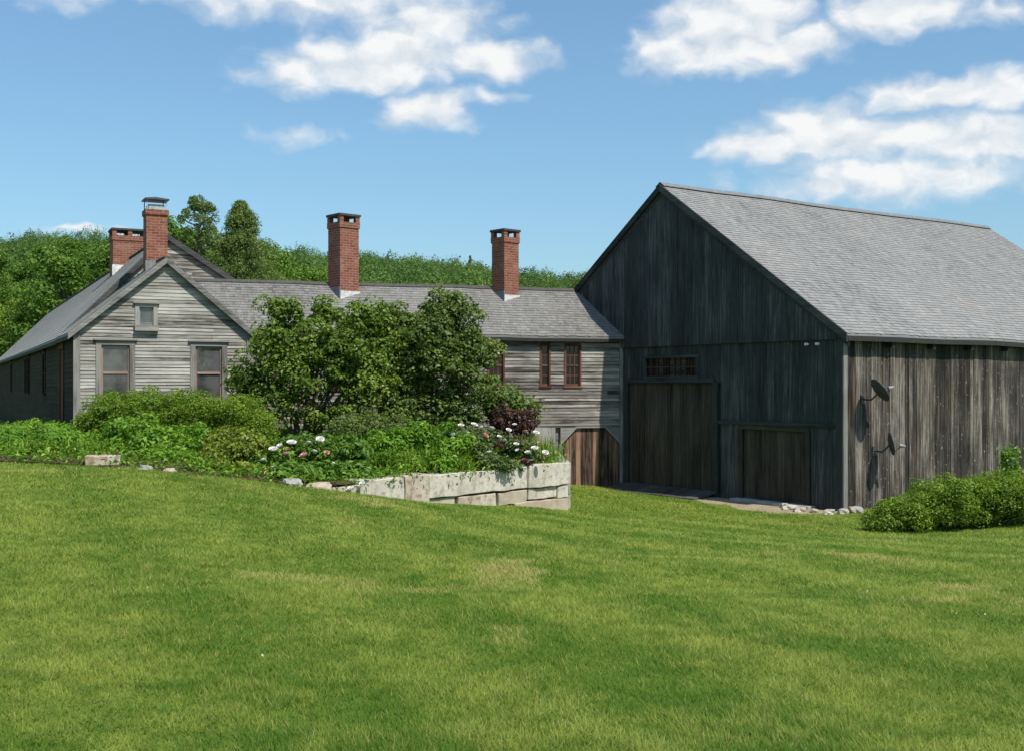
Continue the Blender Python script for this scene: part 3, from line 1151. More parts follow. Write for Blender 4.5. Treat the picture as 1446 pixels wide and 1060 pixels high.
    sag_roof(root, lambda x, y: -.035 * math.sin(math.pi * min(max(x, 0), BL) / BL) ** 2 * (.5 + .5 * math.sin(x * .9 + .6)) + .010 * math.sin(x * 1.35 + y * .5) * min(1, max(x, 0) / 2))
    # two porcelain insulators under the eave corner
    for y in (.62, .95):
        im = MB()
        im.tube([(-.1, y, 3.97), (-.14, y, 3.97), (-.17, y, 3.97), (-.21, y, 3.97)], [.02, .036, .026, .034], 10)
        im.build('insulator', M['white'], root, smooth=True)


build_barn()


# ------------------------------------------------------------------ farmhouse with front gable wing
def build_house():
    root = empty('farmhouse', HOUSE_O, HOUSE_R, 'low grey clapboard farmhouse with small front gable and long shingled roof', 'house')
    front, side = Wall('front', 0.0), Wall('side', 0.0)
    W_, E, RZ, base = 4.34, 4.28, 6.10, 1.7
    WL = 3.0          # front wing length, then the taller main part
    LEN = 42.0
    p = (RZ - E) / (W_ / 2)

    def rng(z):
        if z <= E:
            return (0.0, W_)
        k = (z - E) / p
        return (k, W_ - k)
    win = [(0.62, 1.29, 2.62, 3.98), (2.90, 3.57, 2.62, 3.98)]
    att = (1.52, 1.86, 4.50, 4.94)
    mb = MB()
    clap_wall(mb, front, base + .2, RZ - .03, rng, [(a - .02, b + .02, c - .05, d + .02) for (a, b, c, d) in win + [att]], .086)
    gable_poly(mb, front, [(0, 1.5), (W_, 1.5), (W_, E), (W_ / 2, RZ), (0, E)], -.075)
    mb.build('gable_wall', M['house_clap'], root)
    for (a, b, c, d) in win:
        window(root, front, a, b, c, d, ('trim', 'sash'), 1, 1, .13)
    aw = window(root, front, *att, ('trim', 'trim'), 1, 1, .10, meet=False, rail=.03)
    bx = MB()
    bx.box(att[0] - .12, att[1] + .12, -.14, -.02, att[2] - .16, att[2] - .067, 'x')
    bx.build('sill_box', M['trim'], aw)
    # corner boards, sill board, rake boards
    cb = MB()
    cb.box(-.03, .13, -.048, -.026, base, E + .02, 'z')
    cb.build('corner_board', M['trim'], root)
    cb = MB()
    cb.box(W_ - .13, W_ + .03, -.048, -.026, base, E + .02, 'z')
    cb.build('corner_board', M['trim'], root)
    fm = MB()
    fm.box(-.02, W_ + .02, -.02, .2, 1.3, base + .2, 'x')
    fm.build('foundation', M['fieldstone'], root)
    # left long wall, in shade
    wins = [8.5, 15.5, 17.2, 27.0]
    ex = [(a, a + .85, 2.75, 3.95) for a in wins] + [(2.6, 3.7, 1.9, 3.95)]
    mb = MB()
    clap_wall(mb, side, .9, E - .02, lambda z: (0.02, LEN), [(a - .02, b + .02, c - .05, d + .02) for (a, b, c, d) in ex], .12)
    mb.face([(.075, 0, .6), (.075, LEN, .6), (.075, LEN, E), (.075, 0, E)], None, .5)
    sw = mb.build('side_wall', M['house_side_shade'], root)
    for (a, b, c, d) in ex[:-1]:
        window(root, side, a, b, c, d, ('house_side_shade', 'red_wood'), 4, 3, .11, pane='pane_dark')
    dm = MB()
    board_wall(dm, side, 2.6, 3.7, lambda a: 1.9, lambda a: 3.94, [], .2, .24, -.04, .02, .004)
    dr = dm.build('door', M['red_wood'], root)
    fr = MB()
    side.box(fr, 2.47, 2.6, -.04, .04, 1.85, 3.95, 'z')
    side.box(fr, 3.7, 3.83, -.04, .04, 1.85, 3.95, 'z')
    side.box(fr, 2.45, 3.85, -.04, .05, 3.95, 4.1, 'a')
    fr.build('door_frame', M['red_wood'], dr)
    # right wall of the wing and of the main part, far end
    mb = MB()
    clap_wall(mb, Wall('right', W_), base, E, lambda z: (0.0, WL + .2), [], .1)
    mb.face([(W_ - .07, 0, 1.4), (W_ - .07, WL, 1.4), (W_ - .07, WL, E), (W_ - .07, 0, E)], None, .5)
    mb.build('wing_wall', M['house_clap'], root)
    # main part: ridge x = MX, higher; gable seen above the wing
    MX, MZ = 2.73, 7.06
    pl, pr = (MZ - E) / MX, .63
    XR = MX + (MZ - E) / pr

    def mrng(z):
        if z <= E:
            return (0.0, XR)
        return ((z - E) / pl, XR - (z - E) / pr)
    mb = MB()
    clap_wall(mb, Wall('front', WL), 3.4, MZ - .03, mrng, [], .1)
    gable_poly(mb, Wall('front', WL), [(0, 1.5), (XR, 1.5), (XR, E), (MX, MZ), (0, E)], -.05)
    mb.build('main_gable_wall', M['house_clap'], root)
    mb = MB()
    mb.face([(XR, WL, 0.5), (XR, LEN, 0.5), (XR, LEN, E), (XR, WL, E)], None, .5)
    mb.face([(0, LEN, .5), (XR, LEN, .5), (XR, LEN, E), (MX, LEN, MZ), (0, LEN, E)], None, .5)
    mb.build('rear_wall', M['ell_clap'], root)

    def slope(x0, z0, x1, z1, y0, y1, name, th=.06, fascia=False):
        m = MB()
        A, B = Vector((x0, y0, z0)), Vector((x1, y0, z1))
        m.prism([A, B, B + Vector((0, 0, th)), A + Vector((0, 0, th))], (0, y1 - y0, 0))
        shingles(m, A + Vector((0, 0, th + .003)), (0, 1, 0), B - A, y1 - y0, (B - A).length, rv=.0008, g=.0)
        o = m.build(name, M['shingle_wing'], root)
        if fascia:
            f = MB()
            f.box(x0 - .02, x0 + .02, y0, y1, z0 - .10, z0 - .003, 'y')
            f.build('fascia', M['barn_trim'], o)
        return o
    ov, fo = .16, .14
    slope(-ov, E - ov * p + .04, W_ / 2, RZ + .04, -fo, WL, 'roof', fascia=True)
    slope(W_ + ov, E - ov * p + .04, W_ / 2, RZ + .04, -fo, WL + 1.4, 'roof')
    slope(-ov, E - ov * pl + .05, MX, MZ + .05, WL - .1, LEN + .1, 'main_roof', fascia=True)
    slope(XR + ov, E - ov * pr + .05, MX, MZ + .05, WL - .1, LEN + .1, 'main_roof')
    # rakes
    rk = MB()
    for (x0, x1) in ((-ov, W_ / 2), (W_ + ov, W_ / 2)):
        A, B = Vector((x0, -fo - .022, E - ov * p - .05)), Vector((x1, -fo - .022, RZ - .05))
        rk.prism([A, B, B + Vector((0, 0, .135)), A + Vector((0, 0, .135))], (0, .02, 0))
    rk.build('rake_board', M['grey_board'], root)
    rk = MB()
    for (x0, z0) in ((-ov, E - ov * pl), (XR + ov, E - ov * pr)):
        A, B = Vector((x0, WL - .124, z0 - .06)), Vector((MX, WL - .124, MZ - .06))
        rk.prism([A, B, B + Vector((0, 0, .165)), A + Vector((0, 0, .165))], (0, .02, 0))
    rk.build('main_rake_board', M['barn_trim'], root)
    rc = MB()
    rc.box(W_ / 2 - .07, W_ / 2 + .07, -fo - .01, WL, RZ + .085, RZ + .125, 'y')
    rc.box(MX - .08, MX + .08, WL - .1, LEN, MZ + .10, MZ + .145, 'y')
    rc.build('ridge_board', M['ramp'], root)
    # slim chimney with metal hood on the wing, broad one on the main ridge
    mb = MB()
    hw = .265
    brick_box(mb, -hw, hw, -hw, hw, 5.2, 7.42)
    brick_box(mb, -hw - .03, hw + .03, -hw - .03, hw + .03, 7.42, 7.56)
    ch = mb.build('chimney', M['brick'], root)
    ch.location = (W_ / 2 - .04, 1.35, 0)
    ch['label'] = 'slim brick chimney with a metal rain hood'
    hd = MB()
    hd.box(-.2, .2, -.2, .2, 7.562, 7.70, 'x')
    for sx in (-1, 1):
        for sy in (-1, 1):
            hd.box(sx * .24 - .012, sx * .24 + .012, sy * .24 - .012, sy * .24 + .012, 7.562, 7.815, 'z')
    hd.build('flue', M['zinc'], ch)
    hd = MB()
    hd.prism([(-.31, -.31, 7.815), (.31, -.31, 7.815), (.31, .31, 7.815), (-.31, .31, 7.815)], (0, 0, .03))
    T = (0, 0, 7.93)
    q = [(-.31, -.31, 7.846), (.31, -.31, 7.846), (.31, .31, 7.846), (-.31, .31, 7.846)]
    for i in range(4):
        hd.face([q[i], q[(i + 1) % 4], T])
    hd.build('rain_hood', M['metal'], ch)
    fl = MB()
    fl.box(-hw - .03, hw + .03, -hw - .03, -hw - .004, 5.9, 6.22, 'x')
    fl.build('flashing', M['lead'], ch)
    c2 = slab_cap_chimney(root, (MX - .05, WL + 7.1, 0), 0, .54, 6.3, 8.14, 'broad low brick chimney under a dark slab', .42, True)
    fl = MB()
    fl.box(-.57, .57, -.46, -.425, 6.55, 6.93, 'x')
    fl.build('flashing', M['mortar'], c2)


build_house()


# ------------------------------------------------------------------ connecting ell
def build_ell():
    root = empty('connecting_wing', ELL_O, ELL_R, 'weathered clapboard wing joining the house to the barn, two tall brick chimneys', 'house wing')
    front = Wall('front', 0.0)
    E, RZ, HD, L = 4.40, 5.80, 2.0, 11.6
    p = (RZ - E) / HD
    low = 1.88
    wins = [(-1.79, -1.37, 2.98, 4.13), (-2.53, -2.31, 2.98, 4.13), (-4.1, -3.68, 2.98, 4.13), (-6.3, -5.7, 2.9, 4.1), (-8.6, -8.0, 2.9, 4.1)]
    mb = MB()
    clap_wall(mb, front, low, E - .06, lambda z: (-L, .02), [(a - .02, b + .02, c - .05, d + .02) for (a, b, c, d) in wins], .096, .02)
    mb.face([(-L, .08, .0), (0, .08, .0), (0, .08, E), (-L, .08, E)], None, .5)
    mb.build('wall', M['ell_clap'], root)
    for i, (a, b, c, d) in enumerate(wins):
        window(root, front, a, b, c, d, ('red_wood', 'red_wood'), 4, 1 if b - a < .3 else 3, .05, meet=True, header=False, sillw=.03, pane='pane_dark', rail=.03, muntin=.024)
    # top frieze, belt under the clapboards
    fz = MB()
    front.box(fz, -L, .02, .0, .03, E - .06, E + .02, 'a')
    fz.build('frieze_board', M['trim'], root)
    # lower storey: grey boards and arched opening with brown door
    A0, A1, ZT = -1.95, -.10, 1.78
    ch = .48
    mb = MB()
    board_wall(mb, front, -L, .02, lambda a: -.2, lambda a: low, [(A0, A1, -.3, ZT)], .16, .26, -.01, .022, .01)
    lw = mb.build('lower_wall', M['grey_board'], root)
    # corner fillets of the opening
    for (xa, sgn) in ((A0, 1), (A1, -1)):
        cf = MB()
        P = [(xa, -.012, ZT), (xa + sgn * ch, -.012, ZT), (xa, -.012, ZT - ch)]
        if sgn < 0:
            P = P[::-1]
        cf.prism(P, (0, .05, 0))
        cf.build('opening_corner', M['grey_board'], lw)
    tr = MB()
    tr.bar((A0 + ch, -.03, ZT), (A1 - ch, -.03, ZT), .03, .05)
    tr.bar((A0, -.03, ZT - ch), (A0 + ch, -.03, ZT), .03, .045)
    tr.bar((A1, -.03, ZT - ch), (A1 - ch, -.03, ZT), .03, .045)
    tr.box(A0 - .05, A0, -.042, -.016, -.1, ZT - ch, 'z')
    tr.box(A1, A1 + .05, -.042, -.016, -.1, ZT - ch, 'z')
    tr.build('opening_trim', M['trim'], lw)
    d = MB()
    board_wall(d, Wall('front', .06), A0, A1, lambda a: -.1, lambda a: ZT + .05, [], .13, .22, 0.0, .022, .012)
    d.build('door', M['arch'], root)
    bt = MB()
    front.box(bt, -L, .02, -.002, .045, low - .055, low, 'a')
    bt.build('belt_board', M['trim'], root)
    cb = MB()
    front.box(cb, -.13, -.005, .026, .05, .0, E - .062, 'z')
    cb.build('corner_board', M['trim'], root)
    # roof: right end follows the barn gable, left end runs into the house
    ov, th = .18, .06
    ln = math.hypot(HD + ov, (HD + ov) * p)
    for sgn in (0, 1):
        m = MB()
        def yy(y):
            return y if sgn == 0 else 2 * HD - y
        def xe(y):
            return -.315 * yy(y) + .02
        ez = E - ov * p + .05
        P = [(-L - .6, yy(-ov), ez), (xe(-ov), yy(-ov), ez), (xe(HD), yy(HD), RZ + .05), (-L - .6, yy(HD), RZ + .05)]
        NS = 13
        for i in range(NS):
            f0, f1 = i / NS, (i + 1) / NS
            a0, a1 = Vector(P[0]).lerp(Vector(P[1]), f0), Vector(P[0]).lerp(Vector(P[1]), f1)
            b0, b1 = Vector(P[3]).lerp(Vector(P[2]), f0), Vector(P[3]).lerp(Vector(P[2]), f1)
            m.prism([a0, a1, b1, b0], (0, 0, th), .5)
        O = Vector((-L - .6, yy(-ov), ez + th + .003))
        V_ = Vector((0, yy(HD) - yy(-ov), RZ + .05 - ez))

        def ur(v):
            y = -ov + (HD + ov) * v / V_.length
            return (0, L + .6 + xe(y))
        shingles(m, O, (1, 0, 0), V_, 0, V_.length, u_rng=ur)
        r = m.build('roof', M['shingle_house'], root)
        if sgn == 0:
            f = MB()
            for i in range(12):
                x0, x1 = -L + L * i / 12, -L + L * (i + 1) / 12
                f.box(x0, x1, -ov - .012, -ov + .02, ez - .09, ez - .003, 'x', .0)
                f.box(x0, x1, -ov + .022, -.035, ez - .035, ez - .008, 'x', .5)
            f.build('fascia', M['fascia'], r)
    rb = MB()
    for s in (1, -1):
        A, B = Vector((-L - .5, HD, RZ + .145)), Vector((-L - .5, HD - s * .12, RZ + .145 - .12 * p))
        rb.seg([A, B, B + Vector((0, 0, .014)), A + Vector((0, 0, .014))], (L - .15, 0, 0), 12)
    rb.build('ridge_board', M['ramp'], root)
    mb = MB()
    mb.face([(-L, 2 * HD, 0), (-1.2, 2 * HD, 0), (-1.2, 2 * HD, E), (-L, 2 * HD, E)], None, .5)
    mb.build('rear_wall', M['ell_clap'], root)
    sag_roof(root, lambda x, y: .009 * math.sin(x * 1.1 + .5) + .006 * math.sin(x * 2.7 + y))
    # two diagonal chimneys
    for (px, z1, lab) in ((485, 7.86, 'tall brick chimney nearest the house'), (713.5, 7.62, 'tall brick chimney nearest the barn')):
        r = (px - 723) / F
        # on the ridge line slightly before it
        yl = HD - .25
        ca, sa = math.cos(ELL_R), math.sin(ELL_R)
        # world = O + x*(ca,sa) + yl*(-sa,ca); solve X = r*Y
        ox, oy = ELL_O[0] - sa * yl, ELL_O[1] + ca * yl
        xl = (r * oy - ox) / (ca - r * sa)
        hw = .315 if px < 600 else .285
        c = slab_cap_chimney(root, (xl, yl, 0), R(39) - ELL_R + R(2), hw, 5.0, z1, lab)
        f = MB()
        f.box(-hw - .03, hw + .03, -hw - .03, -hw - .004, 5.15, 5.66, 'x')
        f.build('flashing', M['mortar'], c)
        f = MB()
        f.box(-hw - .032, -hw - .004, -hw - .03, hw + .03, 5.15, 5.78, 'y')
        f.build('flashing', M['lead'], c)


build_ell()


# ------------------------------------------------------------------ stones
def stone_block(name, size, mat, parent=None, seed=0, rough=.014, bev=.014):
    """roughly squared block, base at z = 0"""
    bm = bmesh.new()
    bmesh.ops.create_cube(bm, size=1.0)
    for v in bm.verts:
        v.co = Vector((v.co.x * size[0], v.co.y * size[1], (v.co.z + .5) * size[2]))
    bmesh.ops.bevel(bm, geom=list(bm.edges), offset=min(bev, min(size) * .2), segments=1, affect='EDGES')
    for it in range(3):
        es = [e for e in bm.edges if e.calc_length() > .14]
        if not es:
            break
        bmesh.ops.subdivide_edges(bm, edges=es, cuts=1, use_grid_fill=True)
    o3 = Vector((seed * 3.1, seed * 1.7, seed * .9))
    for v in bm.verts:
        n = mnoise.noise_vector(v.co * 2.2 + o3) * rough * 1.6 + mnoise.noise_vector(v.co * 7 + o3) * rough * .6
        v.co += n
    me = bpy.data.meshes.new(name)
    bm.to_mesh(me)
    bm.free()
    me.polygons.foreach_set('use_smooth', [True] * len(me.polygons))
    me.set_sharp_from_angle(angle=R(24))
    return link(name, me, mat, parent)


def rock(name, size, mat, seed):
    bm = bmesh.new()
    bmesh.ops.create_icosphere(bm, subdivisions=3, radius=.5)
    o3 = Vector((seed * 2.3, seed * .7, seed * 1.9))
    for v in bm.verts:
        d = v.co.normalized()
        k = 1 + .45 * mnoise.noise(d * 1.3 + o3) + .18 * mnoise.noise(d * 3.5 + o3)
        # flatten some sides so that it reads as a broken stone
        c = Vector((d.x * k * size[0], d.y * k * size[1], max(-.4, min(.52, d.z * k * .75)) * size[2] * 1.5))
        v.co = c * .55
    me = bpy.data.meshes.new(name)
    bm.to_mesh(me)
    bm.free()
    return link(name, me, mat)


def build_retaining_wall():
    WL_, ang = (-2.97, 21.6), math.atan2(.769, .64)
    root = empty('retaining_wall', (WL_[0], WL_[1], 0), ang, 'pale granite block retaining wall holding up the flower bed', 'stone wall')

    def blk(s0, s1, z0, z1, mat, seed, d0=0.0, dep=.5, lab=None, rough=.016):
        o = stone_block('stone_block', (s1 - s0 - .02, dep, z1 - z0 - .015), M[mat], root, seed, rough)
        o.location = ((s0 + s1) / 2, d0 + dep / 2, z0)
        o.rotation_euler = (random.uniform(-.012, .012), random.uniform(-.01, .01), random.uniform(-.01, .01))
        if lab:
            o['label'] = lab
    blk(-.9, .15, .72, 1.12, 'granite_warm', 1, .05)
    blk(.15, 1.32, .68, 1.20, 'granite', 2, .0)
    blk(1.32, 2.02, .58, 1.22, 'granite_warm', 3, -.03, lab='brown stained granite block')
    blk(2.02, 5.2, .70, 1.19, 'granite', 4, .0, lab='longest granite block of the wall')
    blk(5.2, 6.72, .69, 1.22, 'granite', 5, -.04, lab='end granite block of the wall')
    blk(2.05, 2.85, .40, .69, 'granite_tan', 6, .04)
    blk(2.9, 4.15, .38, .69, 'granite_warm', 7, .02)
    blk(4.2, 5.2, .36, .68, 'granite_tan', 8, .03, rough=.03)
    blk(5.22, 6.3, .42, .68, 'granite', 9, .03)
    blk(6.3, 6.71, .38, .68, 'granite', 10, .0)
    blk(4.75, 6.72, -.15, .40, 'granite_tan', 11, -.01, lab='low tan base slab')
    blk(2.4, 4.8, .0, .37, 'granite_tan', 12, .05)
    blk(.3, 2.1, .3, .66, 'granite_tan', 13, .06)
    # return towards the ell
    dirv = Vector((1.16 - 1.32, 33.0 - 26.75))
    Lr = dirv.length
    a2 = math.atan2(dirv.y, dirv.x) - ang
    s = .55
    k = 20
    while s < Lr:
        w = min(random.uniform(1.0, 1.7), Lr - s)
        for (z0, z1) in ((-.2, .42), (.42, 1.18)):
            o = stone_block('stone_block', (w - .02, .42, z1 - z0 - .015), M[random.choice(['granite', 'granite_tan', 'fieldstone'])], root, k)
            o.location = (6.5 + math.cos(a2) * (s + w / 2), .0 + math.sin(a2) * (s + w / 2), z0)
            o.rotation_euler = (0, 0, a2)
            k += 1
        s += w


build_retaining_wall()


def place_rock(name, x, y, size, mat, seed, label, cat, group=None, sink=.25, z=None):
    o = rock(name, size, M[mat], seed)
    zz = (gz1(x, y) if z is None else z)
    o.location = (x, y, zz + size[2] * .25 * (1 - sink))
    o.rotation_euler = (random.uniform(-.15, .15), random.uniform(-.15, .15), random.uniform(0, 6))
    tag(o, label, cat, group)
    return o


def build_stones():
    # rubble by the barn corner
    k = 100
    for i in range(20):
        ly = random.uniform(-.25, 1.5) if i < 13 else random.uniform(-.4, -.2)
        lx = random.uniform(-.75, -.2) if i < 13 else random.uniform(0, 1.9)
        p = barn_pt(lx, ly)
        s = random.uniform(.12, .26)
        k += 1
        place_rock('loose_stone', p[0], p[1], (s * 1.25, s, s * .9), random.choice(['fieldstone', 'granite', 'granite_tan']), k,
                   'pale loose stone in the rubble at the barn corner', 'stone', 'loose stones at the barn corner')
    # edging of the bed
    xs = np.array([-6.7, -6.2, -4.0, -3.5])
    for i, x in enumerate(xs):
        y = float(np.interp(x, [p[0] for p in BED_FRONT], [p[1] for p in BED_FRONT])) - .06
        s = random.uniform(.22, .36)
        place_rock('edging_stone', x + random.uniform(-.06, .06), y, (s * 1.25, s * .8, s * .7), random.choice(['granite_tan', 'fieldstone', 'granite_warm']), 200 + i,
                   'flat stone edging the flower bed along the lawn', 'stone', 'edging stones of the flower bed', .75)
    o = stone_block('stone_slab', (.62, .45, .26), M['granite_warm'], None, 41, .02)
    o.location = (gx(146, 21.3), 21.3, gz1(gx(146, 21.3), 21.3) - .05)
    o.rotation_euler = (0, 0, .3)
    tag(o, 'low flat stone slab jutting from the bed onto the lawn', 'stone slab')


build_stones()


# ------------------------------------------------------------------ satellite dishes on the barn side
def build_dish(name, lx, z, out, rad, yaw, pitch, label):
    root = empty(name, barn_pt(lx, -.04, z), BARN_R, label, 'satellite dish', 'satellite dishes on the barn side')
    br = MB()
    br.box(-.06, .06, -.03, .0, -.11, .11, 'z')
    br.build('wall_bracket', M['metal'], root, bevel=.006)
    ar = MB()
    ar.tube([(0, -.02, 0), (0, -out * .55, -.02), (.0, -out * .85, .08), (0, -out, .16)], [.022, .022, .022, .022], 8)
    ar.build('mast', M['metal'], root, smooth=True)
    # reflector: shallow bowl about its axis, thickened
    mb = MB()
    rings, seg = 6, 28
    def P(i, k, off):
        r = rad * i / rings
        return Vector((r * math.cos(2 * math.pi * k / seg), r * 1.08 * math.sin(2 * math.pi * k / seg), .22 * rad * (i / rings) ** 2 + off))
    for i in range(rings):
        for k in range(seg):
            mb.face([P(i, k, 0), P(i + 1, k, 0), P(i + 1, k + 1, 0), P(i, k + 1, 0)])
            mb.face([P(i, k, -.012), P(i, k + 1, -.012), P(i + 1, k + 1, -.012), P(i + 1, k, -.012)])
    for k in range(seg):
        mb.face([P(rings, k, 0), P(rings, k, -.012), P(rings, k + 1, -.012), P(rings, k + 1, 0)])
    rf = mb.build('reflector', M['dish'], root, smooth=True)
    axis = Vector((math.cos(pitch) * math.sin(yaw), -math.cos(pitch) * math.cos(yaw), math.sin(pitch)))
    q = axis.to_track_quat('Z', 'Y')
    rf.location = (0, -out, .18)
    rf.rotation_euler = q.to_euler()
    lb = MB()
    c = Vector((0, -out, .18))
    down = q @ Vector((0, -1, 0))
    if down.z > 0:
        down = -down
    tip = c + axis * rad * 1.05 + down * rad * .35
    lb.tube([c + down * rad * .95 + axis * .02, tip], [.012, .012], 6)
    lb.build('feed_arm', M['metal'], root, smooth=True)
    rc = MB()
    dv = (c - tip).normalized()
    rc.tube([tip - dv * .09, tip - dv * .02, tip + dv * .05], [.03, .045, .05], 10)
    rc.build('receiver', M['dish_light'], root, smooth=True)


build_dish('satellite_dish', .64, 2.66, .47, .29, R(66), R(34), 'upper satellite dish, dark and larger, on the barn side')
build_dish('satellite_dish', 1.07, 1.42, .45, .26, R(50), R(10), 'lower satellite dish, smaller and edge on, on the barn side')


# ------------------------------------------------------------------ foliage
def leaf_quads(P, N, size, aspect=0.55, rng=RNG, fold=0.18, droop=0.0):
    """one folded diamond leaf per point"""
    n = len(P)
    N = N / (np.linalg.norm(N, axis=1, keepdims=True) + 1e-9)
    rnd = rng.normal(size=(n, 3))
    T = np.cross(N, rnd)
    T /= np.linalg.norm(T, axis=1, keepdims=True) + 1e-9
    B = np.cross(N, T)
    s = (size * rng.uniform(.6, 1.3, n))[:, None]
    tip = P + T * s * .5 - np.array([0, 0, 1.0]) * s * droop
    base = P - T * s * .5
    l = P + B * s * .5 * aspect + N * s * fold
    r = P - B * s * .5 * aspect + N * s * fold
    V = np.stack([base, l, tip, r], 1).reshape(-1, 3)
    Fq = np.arange(n * 4).reshape(-1, 4)
    return V, Fq


def crown_points(blobs, n_clump, per, spread, rng, inner=.5, flat=1.0, down_cut=None):
    """leaf positions in clumps near the surface of a union of ellipsoids"""
    bl = np.array(blobs, float)
    area = (bl[:, 3] * bl[:, 4] + bl[:, 3] * bl[:, 5] + bl[:, 4] * bl[:, 5])
    pr = area / area.sum()
    cs, ns = [], []
    idx = rng.choice(len(bl), size=n_clump * 3, p=pr)
    d = rng.normal(size=(n_clump * 3, 3))
    d /= np.linalg.norm(d, axis=1, keepdims=True)
    k = inner + (1.06 - inner) * rng.uniform(0, 1, (n_clump * 3, 1)) ** .45
    c = bl[idx, :3] + d * bl[idx, 3:6] * k
    nn = d / bl[idx, 3:6]
    nn /= np.linalg.norm(nn, axis=1, keepdims=True)
    keep = np.ones(len(c), bool)
    for j in range(len(bl)):
        q = (((c - bl[j, :3]) / bl[j, 3:6]) ** 2).sum(1)
        keep &= ~((q < .45) & (idx != j))
    if down_cut is not None:
        keep &= (c[:, 2] > down_cut)
    c, nn = c[keep][:n_clump], nn[keep][:n_clump]
    m = len(c)
    ct = rng.uniform(0, 1, m)
    sp = spread * rng.uniform(.6, 1.3, (m, 1))
    P = np.repeat(c, per, 0) + rng.normal(size=(m * per, 3)) * np.repeat(sp, per, 0) * np.array([1, 1, flat])
    N = np.repeat(nn, per, 0) * .8 + rng.normal(size=(m * per, 3)) * .55 + np.array([0, 0, .45])
    T = np.clip(np.repeat(ct, per) * .55 + rng.uniform(0, 1, m * per) * .45, 0, 1)
    return P, N, T


def sub_blobs(blobs, n, rmin, rmax, rng, lo=.35):
    """sprays of foliage spread through an envelope of ellipsoids"""
    bl = np.array(blobs, float)
    vol = (bl[:, 3] * bl[:, 4] * bl[:, 5]) ** .75
    out = []
    idx = rng.choice(len(bl), size=n, p=vol / vol.sum())
    for i in idx:
        d = rng.normal(size=3)
        d /= np.linalg.norm(d)
        k = lo + (1.0 - lo) * rng.uniform(0, 1) ** .6
        r = rng.uniform(rmin, rmax)
        c = bl[i, :3] + d * np.maximum(bl[i, 3:6] - r * .35, .05) * k
        out.append((c[0], c[1], c[2], r * rng.uniform(.9, 1.25), r * rng.uniform(.9, 1.2), r * rng.uniform(.6, .85)))
    return out


def spray_points(subs, per, rng, up=.35):
    """leaves on the upper shell of every spray; each spray has a tone"""
    sb = np.array(subs, float)
    m = len(sb)
    d = rng.normal(size=(m, per, 3)) + np.array([0, 0, up])
    d /= np.linalg.norm(d, axis=2, keepdims=True)
    k = .45 + .6 * rng.uniform(0, 1, (m, per, 1)) ** .5
    P = sb[:, None, :3] + d * k * sb[:, None, 3:6]
    N = d * .7 + rng.normal(size=d.shape) * .5 + np.array([0, 0, .5])
    T = rng.uniform(0, 1, (m, 1)) * .6 + rng.uniform(0, .4, (m, per))
    return P.reshape(-1, 3), N.reshape(-1, 3), np.clip(T.reshape(-1), 0, 1)


def foliage(name, blobs, mat, parent, n_clump, per, spread, size, aspect=.55, seed=1, inner=.5, flat=1.0, cutz=None, origin=(0, 0, 0), sprays=None):
    rng = np.random.default_rng(seed)
    if sprays:
        P, N, T = spray_points(sub_blobs(blobs, sprays[0], sprays[1], sprays[2], rng), sprays[3], rng)
        if cutz is not None:
            ok = P[:, 2] > cutz
            P, N, T = P[ok], N[ok], T[ok]
    else:
        P, N, T = crown_points(blobs, n_clump, per, spread, rng, inner, flat, cutz)
    V, Fq = leaf_quads(P, N, size, aspect, rng)
    me = np_mesh(name, V - np.array(origin), Fq, T)
    return link(name, me, mat, parent)


def BB(px, py, Y, rx, ry, rd):
    """ellipsoid: seen at photo pixel px,py at distance Y, half-sizes rx, ry photo pixels at that distance and rd metres deep"""
    k = Y / F
    return (gx(px, Y), Y, gz(py, Y), rx * k, rd, ry * k)


def stems(name, base, tops, r0, parent, mat='bark', origin=(0, 0, 0), seed=0):
    rnd = random.Random(seed)
    mb = MB()
    o = Vector(origin)
    for tpt in tops:
        b = Vector(base) + Vector((rnd.uniform(-.18, .18), rnd.uniform(-.12, .12), -.1))
        tp = Vector(tpt)
        m1 = b.lerp(tp, .35) + Vector((rnd.uniform(-.15, .15), rnd.uniform(-.1, .1), .12))
        m2 = b.lerp(tp, .7) + Vector((rnd.uniform(-.12, .12), rnd.uniform(-.1, .1), .08))
        r = r0 * rnd.uniform(.7, 1.2)
        mb.tube([b - o, m1 - o, m2 - o, tp - o], [r, r * .8, r * .5, r * .2], 6)
        for q in range(2):
            st = m1.lerp(m2, rnd.uniform(0, 1))
            en = st + Vector((rnd.uniform(-.5, .5), rnd.uniform(-.3, .3), rnd.uniform(.25, .7))) * min(1, r0 / .045) ** 1.5
            mb.tube([st - o, st.lerp(en, .5) - o, en - o], [r * .4, r * .3, r * .12], 5)
    return mb.build(name, M[mat], parent, smooth=True)


def shrub(name, label, cat, blobs, mat, n_clump, per, spread, size, aspect=.55, seed=1, stem_r=.03, n_stem=6, group=None, base_z=None, base=None, inner=.5, flat=1.0, cutz=None, sprays=None):
    bl = np.array(blobs)
    if base is None:
        bx, by = float(np.average(bl[:, 0], weights=bl[:, 3])), float(np.average(bl[:, 1], weights=bl[:, 3]))
    else:
        bx, by = base
    bz = base_z if base_z is not None else bed_z(bx, by)
    root = empty(name, (bx, by, bz), 0, label, cat, group)
    o = (bx, by, bz)
    foliage('crown', blobs, M[mat], root, n_clump, per, spread, size, aspect, seed, inner, flat, cutz if cutz is not None else bz - .02, o, sprays)
    rnd = random.Random(seed)
    tops = []
    for i in range(n_stem):
        b = blobs[rnd.randrange(len(blobs))]
        tops.append((b[0] + rnd.uniform(-.4, .4) * b[3], b[1] + rnd.uniform(-.4, .4) * b[4], b[2] + rnd.uniform(-.3, .35) * b[5]))
    stems('stem', o, tops, stem_r, root, 'bark', o, seed)
    return root


